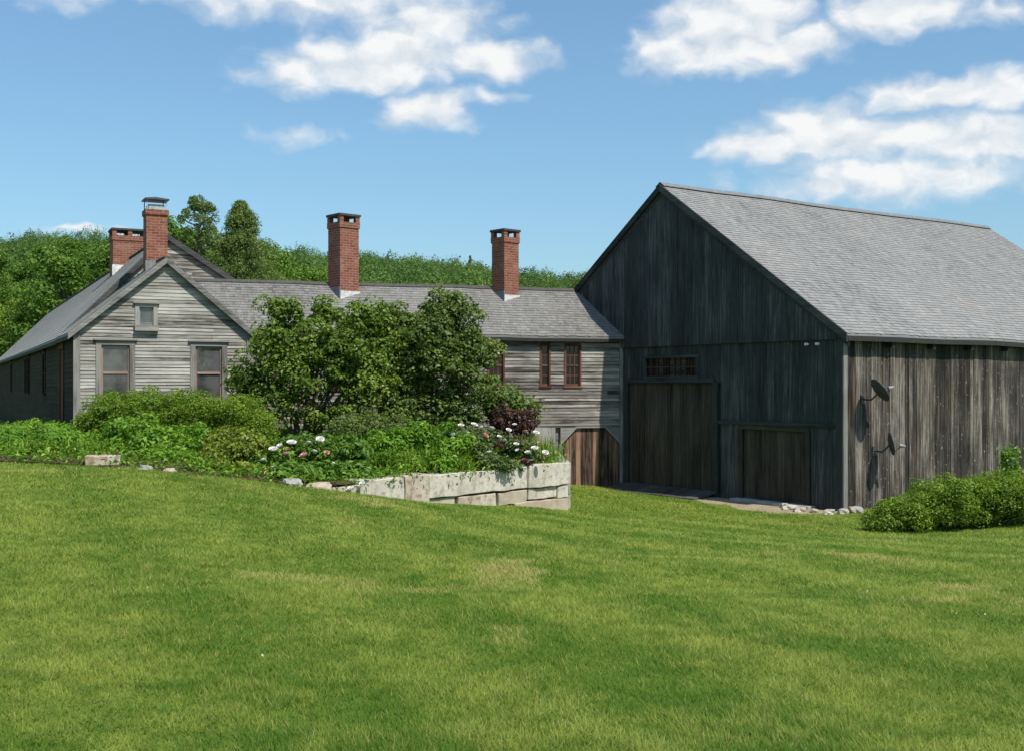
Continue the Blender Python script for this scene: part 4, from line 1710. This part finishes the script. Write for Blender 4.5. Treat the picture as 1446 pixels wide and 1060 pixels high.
def blade_clump(name, label, cat, spots, mat, n, length, width, seed, group=None, lean=.6):
    """arching strap leaves springing from several crowns"""
    rng = np.random.default_rng(seed)
    sp = np.array(spots, float)
    c0 = sp.mean(0)
    root = empty(name, tuple(c0[:3]), 0, label, cat, group)
    k = rng.integers(0, len(sp), n)
    B = sp[k, :3] + rng.normal(size=(n, 3)) * np.array([.12, .12, 0.0]) * sp[k, 3:4] * 2
    th = rng.uniform(0, 2 * np.pi, n)
    out = np.stack([np.cos(th), np.sin(th), np.zeros(n)], 1)
    L = length * rng.uniform(.55, 1.15, n) * sp[k, 3]
    ln = lean * rng.uniform(.2, 1.2, n)
    W = width * rng.uniform(.7, 1.3, n)
    sd_ = np.stack([-np.sin(th), np.cos(th), np.zeros(n)], 1)
    pts = []
    for f in (0, .35, .7, 1.0):
        up = L * (f - .42 * ln * f ** 2.2)
        ou = L * ln * f ** 1.6 * .75
        pts.append(B + out * ou[:, None] + np.array([0, 0, 1]) * up[:, None])
    ws = (.8, 1.0, .7, .08)
    V = np.concatenate([np.stack([p - sd_ * (W * w)[:, None] * .5, p + sd_ * (W * w)[:, None] * .5], 1) for p, w in zip(pts, ws)], 1)
    V = V.reshape(-1, 3) - c0[:3]
    base = np.arange(n)[:, None] * 8
    Fq = np.concatenate([base + np.array([2 * i, 2 * i + 1, 2 * i + 3, 2 * i + 2]) for i in range(3)], 0)
    T = np.tile(np.clip(rng.uniform(0, 1, n), 0, 1), 3)
    link('leaves', np_mesh('leaves', V, Fq, T), M[mat], root)
    return root


def flower_mesh(name, r, petals, seed):
    """cupped bloom of overlapping petals"""
    rnd = random.Random(seed)
    mb = MB()
    for ring, (cnt, tilt, k) in enumerate(((petals, .35, 1.0), (petals - 1, .8, .8), (max(4, petals - 3), 1.2, .55))):
        for i in range(cnt):
            a = 2 * math.pi * (i + ring * .5) / cnt + rnd.uniform(-.1, .1)
            d = Vector((math.cos(a), math.sin(a), 0))
            s = Vector((-math.sin(a), math.cos(a), 0))
            L = r * k
            b = d * .1 * r
            m = b + d * L * .6 * math.cos(tilt) + Vector((0, 0, L * .55 * math.sin(tilt)))
            e = m + d * L * .35 * math.cos(tilt + .3) + Vector((0, 0, L * .5 * math.sin(tilt + .3)))
            w = L * .45
            mb.face([b - s * w * .3, b + s * w * .3, m + s * w, m - s * w])
            mb.face([m - s * w, m + s * w, e + s * w * .6, e - s * w * .6])
    me_o = mb
    return me_o


FLOWER = {}


def flower(parent, x, y, z, r, kind):
    if kind not in FLOWER:
        o = flower_mesh('flower', 1.0, 9, len(FLOWER)).build('flower', M[kind], parent)
        FLOWER[kind] = o.data
    else:
        o = link('flower', FLOWER[kind], None, parent)
    l = parent.location
    o.location = (x - l.x, y - l.y, z - l.z)
    o.rotation_euler = (random.uniform(-.2, .7), random.uniform(-.4, .4), random.uniform(-.6, .6))
    r *= 1.05
    o.scale = (r, r, r * 1.15)
    return o


def build_garden():
    # clipped yew hedge under the gable windows
    bl = [BB(160, 594, 26.4, 44, 42, .9), BB(210, 586, 26.3, 60, 40, .95), BB(265, 588, 26.2, 60, 40, .95), BB(330, 592, 26.2, 52, 38, .9), BB(140, 600, 26.4, 26, 32, .8), BB(365, 606, 26.0, 26, 26, .7)]
    shrub('hedge', 'long rounded yew hedge under the two gable windows', 'hedge', bl, 'yew', 1700, 16, .085, .062, .4, 21, .03, 10, sprays=(520, .14, .30, 135))
    bl = [BB(205, 632, 23.6, 62, 36, .8), BB(165, 640, 23.4, 30, 26, .6), BB(270, 640, 23.4, 50, 34, .7), BB(190, 618, 24.0, 46, 30, .7), BB(260, 622, 24.0, 46, 28, .7), BB(225, 655, 22.4, 66, 24, .7), BB(180, 662, 21.9, 36, 16, .45), BB(240, 668, 21.6, 46, 15, .45), BB(150, 655, 22.6, 20, 16, .4)]
    shrub('leafy_bush', 'bright green leafy bush spreading below the yew hedge', 'bush', bl, 'bush', 900, 16, .10, .11, .45, 22, .015, 10, sprays=(290, .13, .27, 90))
    bl = [BB(318, 648, 22.3, 40, 26, .6), BB(352, 640, 22.4, 32, 32, .6), BB(330, 625, 22.9, 40, 22, .5), BB(305, 665, 21.6, 34, 16, .4), BB(350, 668, 21.5, 34, 15, .4)]
    shrub('olive_bush', 'olive tinged low bush at the front edge of the bed', 'bush', bl, 'olive', 560, 15, .09, .09, .45, 23, .015, 8, sprays=(170, .12, .24, 85))
    # plants at the left edge
    bl = [BB(30, 640, 23.0, 45, 24, .6), BB(85, 636, 23.0, 42, 24, .6), BB(-25, 645, 23.2, 40, 26, .6), BB(118, 645, 22.4, 26, 20, .5), BB(50, 655, 22.2, 60, 20, .5), BB(-10, 655, 22.4, 50, 22, .5), BB(20, 632, 23.6, 40, 28, .6), BB(80, 630, 23.4, 42, 26, .6), BB(60, 618, 25.5, 70, 18, .7), BB(-30, 615, 26.5, 60, 22, .8)]
    shrub('leafy_bush', 'spreading green perennials in front of the dark side wall', 'bush', bl, 'bush', 620, 15, .10, .13, .3, 24, .012, 8, sprays=(300, .13, .27, 85))
    sp = []
    for (px, py, Y) in ((20, 655, 22.4), (60, 655, 22.3), (95, 655, 22.3), (120, 652, 22.5), (-15, 655, 22.6)):
        x = gx(px, Y)
        sp.append((x, Y, bed_z(x, Y), .75))
    blade_clump('daylily', 'low clump of strap leaves along the lawn beside the side wall', 'plant', sp, 'blade', 420, .45, .03, 25, lean=.9)
    # two lilacs
    Y = 28.0
    bl = [BB(400, 475, Y, 48, 46, .8), BB(452, 470, Y + .2, 50, 40, .9), BB(375, 520, Y, 42, 40, .8), BB(440, 530, Y - .3, 60, 40, .9), BB(500, 515, Y, 38, 40, .8), BB(395, 440, Y, 32, 22, .5),
          BB(462, 438, Y + .2, 24, 20, .5), BB(415, 565, Y - .3, 40, 22, .7), BB(362, 560, Y, 28, 22, .6), BB(500, 560, Y - .2, 36, 24, .7), BB(545, 475, Y + .4, 40, 42, .7), BB(520, 535, Y, 44, 40, .8), BB(345, 540, Y, 20, 34, .5), BB(430, 500, Y - .4, 70, 50, .8), BB(400, 592, Y - .4, 40, 16, .6), BB(480, 588, Y - .4, 50, 20, .6), BB(352, 585, Y - .4, 24, 20, .5), BB(520, 450, Y + .3, 34, 26, .6), BB(505, 490, Y - .2, 44, 40, .8)]
    b0 = (gx(432, Y), Y)
    shrub('lilac', 'tall airy lilac with visible stems, nearest the gable', 'shrub', bl, 'lilac', 1250, 14, .15, .10, .6, 31, .045, 16, base=b0, sprays=(300, .13, .38, 125))
    Y = 28.9
    bl = [BB(600, 480, Y, 58, 45, .9), BB(640, 450, Y + .2, 38, 38, .8), BB(560, 520, Y, 48, 50, .9), BB(625, 530, Y - .3, 58, 44, .9), BB(665, 500, Y, 38, 40, .8), BB(675, 550, Y - .2, 36, 34, .8),
          BB(620, 428, Y + .2, 22, 20, .5), BB(590, 570, Y - .3, 70, 26, .8), BB(540, 460, Y + .2, 26, 26, .6), BB(686, 520, Y, 16, 30, .5), BB(650, 575, Y - .2, 50, 24, .7), BB(560, 565, Y - .2, 50, 34, .7), BB(615, 500, Y - .4, 70, 60, .8), BB(645, 425, Y + .2, 24, 20, .5), BB(545, 592, Y - .5, 40, 18, .6), BB(610, 592, Y - .5, 50, 18, .6), BB(660, 590, Y - .5, 36, 18, .5), BB(555, 450, Y, 34, 30, .7)]
    b0 = (gx(605, Y), Y)
    shrub('lilac', 'dense dark lilac left of the brown windows', 'shrub', bl, 'lilac2', 1500, 14, .14, .10, .6, 32, .045, 12, base=b0, sprays=(320, .13, .38, 125))
    Y = 29.6
    bl = [BB(715, 568, Y, 24, 18, .4), BB(738, 578, Y, 22, 16, .4), BB(700, 575, Y, 16, 20, .4)]
    shrub('young_lilac', 'small green shrub behind the maroon bush', 'shrub', bl, 'lilac2', 220, 14, .09, .11, .6, 33, .02, 5, inner=.4)
    Y = 27.8
    bl = [BB(715, 590, Y, 24, 24, .45), BB(742, 592, Y, 20, 24, .4), BB(740, 618, Y - .2, 22, 22, .4), BB(705, 610, Y, 18, 20, .4)]
    shrub('barberry', 'maroon leaved barberry behind the roses', 'shrub', bl, 'barberry', 330, 15, .09, .075, .55, 34, .015, 8, sprays=(60, .10, .20, 85))
    Y = 26.6
    bl = [BB(492, 606, Y, 26, 18, .5), BB(525, 604, Y, 30, 20, .5), BB(560, 604, Y + .2, 26, 18, .5)]
    shrub('boxwood', 'dark clipped boxwood mound between the lilacs and peonies', 'bush', bl, 'lilac2', 420, 15, .06, .06, .55, 35, .02, 5, inner=.75)
    # undergrowth of the bed
    bl = [BB(410, 640, 23.6, 40, 26, .7), BB(450, 635, 24.0, 46, 26, .7), BB(490, 645, 23.0, 40, 28, .6), BB(385, 655, 22.2, 34, 24, .5), BB(440, 670, 21.9, 50, 20, .45), BB(500, 668, 22.4, 30, 16, .4), BB(410, 672, 21.4, 36, 14, .35), BB(470, 682, 21.5, 34, 12, .35)]
    pe = shrub('peony', 'dark green peony clump with big white and pink blooms', 'flowering plant', bl, 'peony', 700, 15, .10, .13, .4, 36, .012, 10, sprays=(210, .12, .24, 85))
    for (px, py, Y, r, kd) in ((386, 636, 22.0, .09, 'petal_white'), (405, 636, 22.3, .08, 'petal_pink'), (412, 627, 22.6, .10, 'petal_white'), (452, 622, 23.0, .09, 'petal_white'),
                               (387, 664, 21.5, .10, 'petal_white'), (416, 682, 21.2, .12, 'petal_pink'), (497, 691, 21.5, .09, 'petal_white'), (505, 688, 21.5, .07, 'petal_white'),
                               (430, 644, 22.2, .09, 'petal_pink'), (444, 638, 22.4, .06, 'petal_white'), (421, 676, 21.2, .08, 'petal_white'), (404, 642, 22.0, .07, 'petal_pink'), (378, 668, 21.4, .06, 'petal_pink'), (396, 630, 22.2, .07, 'petal_white'), (436, 626, 22.8, .07, 'petal_white'), (461, 640, 22.3, .06, 'petal_pink'), (410, 660, 21.5, .07, 'petal_pink'),
                               (425, 688, 21.1, .07, 'petal_white'), (400, 690, 21.1, .06, 'petal_pink'), (470, 655, 21.9, .05, 'petal_white'), (371, 650, 21.8, .06, 'petal_white'), (512, 683, 21.6, .06, 'petal_white')):
        flower(pe, gx(px, Y), Y, gz(py, Y), r, kd)
    sp = []
    for (px, Y, s) in ((545, 24.6, 1.2), (575, 25.0, 1.3), (605, 25.2, 1.35), (635, 25.4, 1.3), (560, 23.8, 1.0), (595, 24.2, 1.1), (625, 24.5, 1.1), (535, 25.4, 1.2), (655, 25.9, 1.2)):
        x = gx(px, Y)
        sp.append((x, Y, bed_z(x, Y), s))
    blade_clump('daylily', 'broad clump of bright daylily leaves behind the granite wall', 'plant', sp, 'blade', 3000, .56, .03, 37, lean=1.25)
    bl = [BB(545, 636, 24.2, 36, 34, .5), BB(590, 632, 24.6, 46, 38, .6), BB(635, 634, 24.8, 34, 38, .5), BB(560, 655, 23.7, 40, 18, .4), BB(615, 655, 24.1, 40, 18, .4)]
    shrub('leafy_bush', 'green leafy mound among the daylilies behind the granite wall', 'bush', bl, 'bush', 420, 15, .10, .11, .4, 38, .012, 6, sprays=(190, .12, .24, 90))
    bl = [BB(665, 628, 25.3, 30, 28, .5), BB(700, 632, 25.6, 34, 26, .5), BB(735, 640, 26.0, 28, 22, .45), BB(690, 655, 25.0, 40, 18, .4), BB(755, 645, 26.4, 20, 20, .35), BB(728, 668, 25.6, 12, 18, .25)]
    rs = shrub('rose_bush', 'rose bush with many small pale blooms over the granite wall', 'flowering plant', bl, 'rose_leaf', 640, 15, .09, .085, .55, 39, .012, 10, sprays=(120, .10, .22, 80))
    rr = random.Random(5)
    spots = [(651, 602), (669, 601), (694, 606), (718, 608), (712, 623), (738, 624), (671, 628), (676, 634), (649, 631), (661, 637), (731, 636), (763, 625), (705, 617), (690, 640), (645, 646), (720, 652), (746, 640), (685, 616), (755, 634), (700, 646), (660, 612), (680, 604), (727, 600), (742, 610), (757, 612), (652, 622), (698, 628), (729, 628), (750, 650), (665, 650), (680, 655), (770, 640), (706, 655), (737, 657), (640, 615), (630, 640), (618, 650)]
    for i, (px, py) in enumerate(spots):
        Y = 24.85 + (px - 640) / 125 * .75 + rr.uniform(-.1, .15)
        flower(rs, gx(px, Y), Y, gz(py, Y), rr.uniform(.05, .085), 'petal_pink' if i % 6 == 5 else 'petal_white')
    for (px, py) in ((700, 629), (724, 660), (741, 652), (708, 632)):
        Y = 25.3
        flower(rs, gx(px, Y), Y, gz(py, Y), .09, 'petal_dark')
    sp = []
    for (px, Y, s) in ((758, 26.9, 1.0), (768, 27.2, 1.0), (750, 27.4, 1.0)):
        x = gx(px, Y)
        sp.append((x, Y, bed_z(x, Y), s))
    blade_clump('daylily', 'thin yellow green grass tuft at the wall end beside the roses', 'plant', sp, 'blade', 260, .75, .02, 40, lean=.5)
    # ground cover over the rest of the bed
    rng = np.random.default_rng(8)
    pts = []
    while len(pts) < 5200:
        x, y = rng.uniform(-13, 1.1), rng.uniform(20.8, 31)
        if poly_inside(np.array([x]), np.array([y]), BED_POLY)[0]:
            pts.append((x, y, bed_z(x, y) + abs(rng.normal()) * .06))
    c = np.array(pts)
    P = np.repeat(c, 9, 0) + rng.normal(size=(len(c) * 9, 3)) * np.array([.12, .12, .05])
    N = rng.normal(size=P.shape) * .5 + np.array([0, 0, 1.0])
    V, Fq = leaf_quads(P, N, .10, .45, rng)
    o = link('ground_cover', np_mesh('ground_cover', V, Fq, np.clip(rng.uniform(0, 1, len(P)), 0, 1)), M['bush'])
    tag(o, 'low green weeds and ground cover filling the flower bed', 'ground cover', None, 'stuff')
    # bush at the right, by the barn side
    Y = 23.4
    bl = [BB(1290, 722, Y, 52, 30, .8), BB(1350, 708, Y, 62, 38, .9), BB(1420, 702, Y, 60, 36, .9), BB(1490, 700, Y, 60, 36, .9), BB(1250, 738, Y - .1, 24, 18, .5), BB(1560, 705, Y, 50, 32, .8)]
    bx, by = gx(1360, Y), Y
    shrub('spreading_juniper', 'broad bright green juniper bush before the barn side', 'bush', bl, 'yew', 2100, 15, .085, .06, .4, 51, .03, 12, base=(bx, by), base_z=gz1(bx, by), cutz=.0, sprays=(560, .14, .30, 140))
    Y = 26.4
    x = gx(1424, Y)
    bl = [BB(1424, 648, Y, 10, 16, .15), BB(1430, 668, Y, 9, 16, .15)]
    shrub('sapling', 'thin sapling rising above the juniper against the barn boards', 'shrub', bl, 'bush', 60, 10, .07, .10, .5, 52, .012, 3, base=(x, Y), base_z=gz1(x, Y), inner=.2)
    Y = 26.2
    x = gx(1296, Y)
    bl = [BB(1292, 690, Y, 8, 14, .15), BB(1298, 702, Y, 9, 12, .15)]
    shrub('weed', 'small upright weed at the left end of the juniper', 'plant', bl, 'bush', 40, 9, .06, .08, .45, 53, .008, 3, base=(x, Y), base_z=gz1(x, Y), inner=.2)


build_garden()


# ------------------------------------------------------------------ trees
def make_tree(h, r, seed, mat, n_clump=330, per=9, size=.25, trunk_frac=.3):
    """deciduous tree, crown and trunk meshes about the origin"""
    rng = np.random.default_rng(seed)
    rnd = random.Random(seed)
    zc = h * (trunk_frac + (1 - trunk_frac) * .45)
    hh = h * (1 - trunk_frac) * .5
    bl = [(0, 0, zc, r * .72, r * .72, hh * .85)]
    for i in range(rnd.randint(8, 11)):
        a = rnd.uniform(0, 6.28)
        e = rnd.uniform(-.7, 1.1)
        k = rnd.uniform(.45, .7)
        s = rnd.uniform(.32, .52)
        bl.append((math.cos(a) * math.cos(e) * r * k, math.sin(a) * math.cos(e) * r * k, zc + math.sin(e) * hh * .75, r * s, r * s, hh * s * .9))
    P, N, T = spray_points(sub_blobs(bl, 95, r * .16, r * .30, rng, .5), 90, rng)
    V, Fq = leaf_quads(P, N, size, .65, rng, .12)
    crown = np_mesh('crown', V, Fq, T)
    crown.materials.append(M[mat])
    mb = MB()
    tr = .028 * h
    mb.tube([(0, 0, -.6), (.05, .02, h * .2), (.0, .08, h * .5), (.05, 0, h * .8)], [tr * 1.2, tr, tr * .6, tr * .15], 8)
    for i in range(6):
        b = bl[1 + i]
        z0 = h * rnd.uniform(.25, .55)
        mb.tube([(0, .04, z0), (b[0] * .5, b[1] * .5, (z0 + b[2]) * .5 + .2), (b[0], b[1], b[2])], [tr * .45, tr * .3, tr * .1], 5)
    to = mb.build('trunk', M['bark'], None, smooth=True)
    tm = to.data
    bpy.data.objects.remove(to)
    return crown, tm


def make_pine(h, r, seed, n=150, point=.8, low=.2):
    """pine: ragged tiers of upswept plumes with sky showing between"""
    rng = np.random.default_rng(seed)
    rnd = random.Random(seed)
    mb = MB()
    mb.tube([(0, 0, -.6), (.05, 0, h * .4), (0, .05, h * .75), (0, 0, h * .97)], [.02 * h, .015 * h, .008 * h, .02], 8)
    subs = []
    for i in range(n):
        f = low + (1 - low) * rnd.random() ** .9
        z = h * f
        rr = r * (1 - (f - low) / (1 - low)) ** point * (.75 + .5 * math.sin(f * 23 + seed) ** 2) + .12
        a = rnd.uniform(0, 6.28)
        k = rr * rnd.uniform(.35, 1.08)
        s_ = (.30 + .075 * r) * rnd.uniform(.7, 1.25) * (1.1 - .5 * f)
        p = (math.cos(a) * k, math.sin(a) * k, z + k * .25)
        subs.append((p[0], p[1], min(p[2], h - .1), s_, s_, s_ * 1.05))
        if i % 4 == 0:
            mb.tube([(0, 0, z - k * .2), (p[0] * .55, p[1] * .55, z), p], [.005 * h, .0035 * h, .012], 4)
    P, N, T = spray_points(subs, 95, rng, .5)
    V, Fq = leaf_quads(P, N, .17, .4, rng, .15)
    crown = np_mesh('crown', V, Fq, T)
    crown.materials.append(M['pine'])
    to = mb.build('trunk', M['bark'], None, smooth=True)
    tm = to.data
    bpy.data.objects.remove(to)
    return crown, tm


def put_tree(name, meshes, x, y, label, group=None, s=1.0, sz=None, rz=0.0, z=None):
    root = empty(name, (x, y, (gz1(x, y) if z is None else z) - .1), rz, label, 'tree', group)
    root.scale = (s, s, sz or s)
    link('crown', meshes[0], None, root)
    link('trunk', meshes[1], None, root)
    return root


def build_trees():
    # the two tall trees behind the house
    y = 74
    x = gx(281, y)
    g = gz1(x, y)
    h = gz(277, y) - g
    put_tree('pine_tree', make_pine(h, 1.75, 3, 120, .38, .45), x, y, 'thin airy pine rising behind the house chimneys')
    y = 76
    x = gx(340, y)
    g = gz1(x, y)
    h = gz(288, y) - g
    put_tree('pine_tree', make_pine(h, 5.2, 9, 480, 1.0, .15), x, y, 'fuller pointed pine right of the thin airy pine')
    protos = [make_tree(9.5, 3.4, 61, 'forest'), make_tree(8.5, 3.6, 62, 'forest_light'), make_tree(10.5, 3.3, 63, 'forest'), make_tree(9.0, 3.9, 64, 'forest_light')]
    rnd = random.Random(17)
    pts = []
    # left edge: the wood behind the long roof, nearest trees first
    tries = 0
    while len(pts) < 78 and tries < 9000:
        tries += 1
        y = rnd.uniform(84, 165)
        px = rnd.uniform(-130, 250)
        x = gx(px, y)
        if all((x - a) ** 2 + (y - b) ** 2 > 4.6 ** 2 for (a, b, c) in pts):
            pts.append((x, y, 1.0))
    # behind the ell, taller trees whose tops clear the roof
    for (px, y, s) in ((262, 92, 1.12), (300, 96, 1.15), (335, 90, 1.10), (366, 90, 1.1), (395, 100, 1.1), (425, 120, 1.12), (455, 135, 1.1), (395, 132, 1.2), (318, 110, 1.25), (425, 150, 1.1), (350, 122, 1.3), (285, 118, 1.25)):
        pts.append((gx(px, y), y, s))
    for i, (x, y, s) in enumerate(pts):
        k = s * rnd.uniform(.85, 1.18)
        put_tree('tree', protos[rnd.randrange(4)], x, y, 'leafy green tree in the wood on the hillside behind the house', 'trees of the hillside wood', k, k * rnd.uniform(.9, 1.1), rnd.uniform(0, 6.28))
    # a lone spruce on the skyline
    y = 335
    x = gx(664, y)
    put_tree('spruce_tree', make_pine(12.5, 2.2, 12, 110, .9, .2), x, y, 'lone dark spruce poking above the ridge line of the hill')
    # the far wood, one mass
    rng = np.random.default_rng(23)
    tx, ty = [], []
    n = 0
    cell = {}
    for it in range(26000):
        y = math.sqrt(rng.uniform(150 ** 2, 372 ** 2))
        px = rng.uniform(-160, 1000)
        x = gx(px, y)
        if px > 700 and y < 200:
            continue
        c = (int(x // 5), int(y // 5))
        ok = True
        for dx in (-1, 0, 1):
            for dy in (-1, 0, 1):
                for (a, b) in cell.get((c[0] + dx, c[1] + dy), ()):
                    if (a - x) ** 2 + (b - y) ** 2 < 4.9 ** 2:
                        ok = False
        if ok:
            cell.setdefault(c, []).append((x, y))
            tx.append(x)
            ty.append(y)
    tx, ty = np.array(tx), np.array(ty)
    tz = ground_z(tx, ty)
    nt = len(tx)
    per = 620
    hh = rng.uniform(7.0, 12.0, nt)
    rr = rng.uniform(2.2, 4.4, nt)
    d = rng.normal(size=(nt, per, 3))
    d /= np.linalg.norm(d, axis=2, keepdims=True)
    d[:, :, 2] = np.abs(d[:, :, 2]) * 1.15 - .25
    ph = rng.uniform(0, 6.28, (nt, 1))
    th = np.arctan2(d[:, :, 1], d[:, :, 0])
    lump = 1 + .16 * np.sin(3 * th + ph) + .14 * np.sin(5 * d[:, :, 2] * 1.7 + ph * 2 + 2 * th)
    lump *= rng.uniform(.84, 1.02, (nt, per))
    P = np.stack([tx[:, None] + d[:, :, 0] * rr[:, None] * lump, ty[:, None] + d[:, :, 1] * rr[:, None] * lump,
                  tz[:, None] + hh[:, None] * .58 + d[:, :, 2] * hh[:, None] * .42 * lump], 2).reshape(-1, 3)
    N = d.reshape(-1, 3) * .8 + rng.normal(size=(nt * per, 3)) * .45 + np.array([0, 0, .35])
    T = np.clip(np.repeat(rng.uniform(0, 1, nt), per) * .75 + rng.uniform(0, .25, nt * per), 0, 1)
    V, Fq = leaf_quads(P, N, .42, .7, rng, .12)
    o = link('woods', np_mesh('woods', V, Fq, T), M['forest_far'])
    tag(o, 'dense green wood covering the far hill up to the skyline', 'woods', None, 'stuff')


build_trees()


# ------------------------------------------------------------------ lawn grass
def build_grass():
    rng = np.random.default_rng(4)
    n = 1400000
    # density falls with distance; blades get wider so that the cover stays even
    Y = 3.6 * (35.5 / 3.6) ** rng.uniform(0, 1, n) ** 0.93
    ang = rng.uniform(R(-42), R(42), n)
    X = Y * np.tan(ang)
    keep = ~poly_inside(X, Y, BED_POLY)
    # barn and its apron, the ell
    c, s = math.cos(BARN_R), math.sin(BARN_R)
    dx, dy = X - BARN_O[0], Y - BARN_O[1]
    lx, ly = dx * c + dy * s, -dx * s + dy * c
    keep &= ~((lx > -.03) & (ly > -.03))
    keep &= ~((lx > -1.3 + .3 * np.sin(ly * 2.1)) & (ly > 0.2) & (ly < 4.5) & (rng.uniform(0, 1, n) < .9))
    keep &= ~((lx > -.85) & (ly >= 4.0) & (ly < 8))
    c, s = math.cos(ELL_R), math.sin(ELL_R)
    ey = -(X - ELL_O[0]) * s + (Y - ELL_O[1]) * c
    keep &= ~((ey > -.05) & (X > -7) & (X < 6))
    c, s = math.cos(HOUSE_R), math.sin(HOUSE_R)
    hx, hy = (X - HOUSE_O[0]) * c + (Y - HOUSE_O[1]) * s, -(X - HOUSE_O[0]) * s + (Y - HOUSE_O[1]) * c
    keep &= ~((hx > 0) & (hy > 0))
    # retaining wall footprint and the raised bed behind it
    keep &= ~((X < 1.35) & (Y > 21.4 + (X + 2.97) * 1.2) & (X > -3.2))
    X, Y = X[keep], Y[keep]
    n = len(X)
    Z = ground_z(X, Y)
    near = np.clip(1 - np.abs(Y - 14) / 30, 0, 1)
    Z = Z + (vnoise(X, Y, 0.5, 5) - 0.5) * 0.10 * near - .004
    big = vnoise(X, Y, .45, 31, 3)
    mid = vnoise(X, Y, 1.6, 41, 3)
    small = vnoise(X, Y, 6.0, 51, 2)
    # mower passes run slantwise over the slope
    u = (X * 5.95 + Y * 2.77) / 6.56
    stripe = np.sin(u * 2 * np.pi / 1.9 + (big - .5) * 2.2)
    tuft = vnoise(X, Y, 19.0, 61, 2)
    T = .36 + (tuft - .5) * .45 + (big - .5) * .35 + (mid - .5) * .5 + (small - .5) * .75 + stripe * .17 + rng.normal(size=n) * .12
    dry = vnoise(X, Y, .9, 77, 3)
    T = np.where((dry > .70) & (rng.uniform(0, 1, n) < (dry - .70) * 6), 1.0 + rng.uniform(0, .25, n), np.clip(T, 0, .93))
    straw = rng.uniform(0, 1, n) < .02 + .10 * np.clip(mid + .5 * small - .68, 0, 1) * 2
    T = np.where(straw, 1.25, T)
    H = (.018 + .022 * rng.uniform(0, 1, n)) * (.6 + .9 * mid) * (1 + .012 * Y)
    W = np.maximum(.0034, Y * .00052) * rng.uniform(.7, 1.4, n) * 1.25
    th = rng.uniform(0, 2 * np.pi, n)
    ld = np.stack([.42 * np.sign(stripe), -.9 * np.sign(stripe)], 1) * .32
    lean = np.stack([np.cos(th), np.sin(th)], 1) * rng.uniform(.5, 2.0, n)[:, None] + ld
    side = np.stack([-np.sin(th), np.cos(th)], 1)
    B = np.stack([X, Y, Z], 1)
    a = B.copy()
    b = B.copy()
    a[:, :2] -= side * W[:, None] * .5
    b[:, :2] += side * W[:, None] * .5
    t = B.copy()
    t[:, :2] += lean * H[:, None]
    t[:, 2] += H
    V = np.stack([a, b, t], 1).reshape(-1, 3)
    Fq = np.arange(n * 3).reshape(-1, 3)
    m, tt = new_mat('grass blades')
    tone = tt.n('ShaderNodeAttribute', attribute_name='tone').outputs['Fac']
    col = tt.mix(tt.ss(tone, 0.0, 0.9), (0.078, 0.165, 0.009, 1), (0.28, 0.335, 0.050, 1))
    col = tt.mix(tt.ss(tone, 0.97, 1.2, 0, .9), col, (0.42, 0.35, 0.13, 1))
    p = tt.n('ShaderNodeBsdfPrincipled', {'Base Color': col, 'Roughness': .55, 'Specular IOR Level': .3})
    tr = tt.n('ShaderNodeBsdfTranslucent', {'Color': col})
    mx = tt.n('ShaderNodeMixShader', {0: .35, 1: p.outputs[0], 2: tr.outputs[0]})
    tt.n('ShaderNodeOutputMaterial', {'Surface': mx.outputs[0]})
    o = link('grass', np_mesh('grass', V, Fq, T), m)
    tag(o, 'short mown green grass with pale dry streaks', 'grass', None, 'stuff')
    # clover heads
    k = 22
    i = rng.choice(n, size=n // 3, replace=False)
    cl = vnoise(X[i], Y[i], .5, 91, 2)
    i = i[cl > .56][:k]
    P = B[i] + np.array([0, 0, .045])
    P = np.repeat(P, 4, 0) + rng.normal(size=(len(i) * 4, 3)) * .003
    V, Fq = leaf_quads(P, rng.normal(size=P.shape) + np.array([0, 0, .6]), .010, .9, rng)
    o = link('clover_heads', np_mesh('clover_heads', V, Fq), M['clover'])
    tag(o, 'tiny white clover heads scattered over the lawn', 'clover', None, 'stuff')


build_grass()
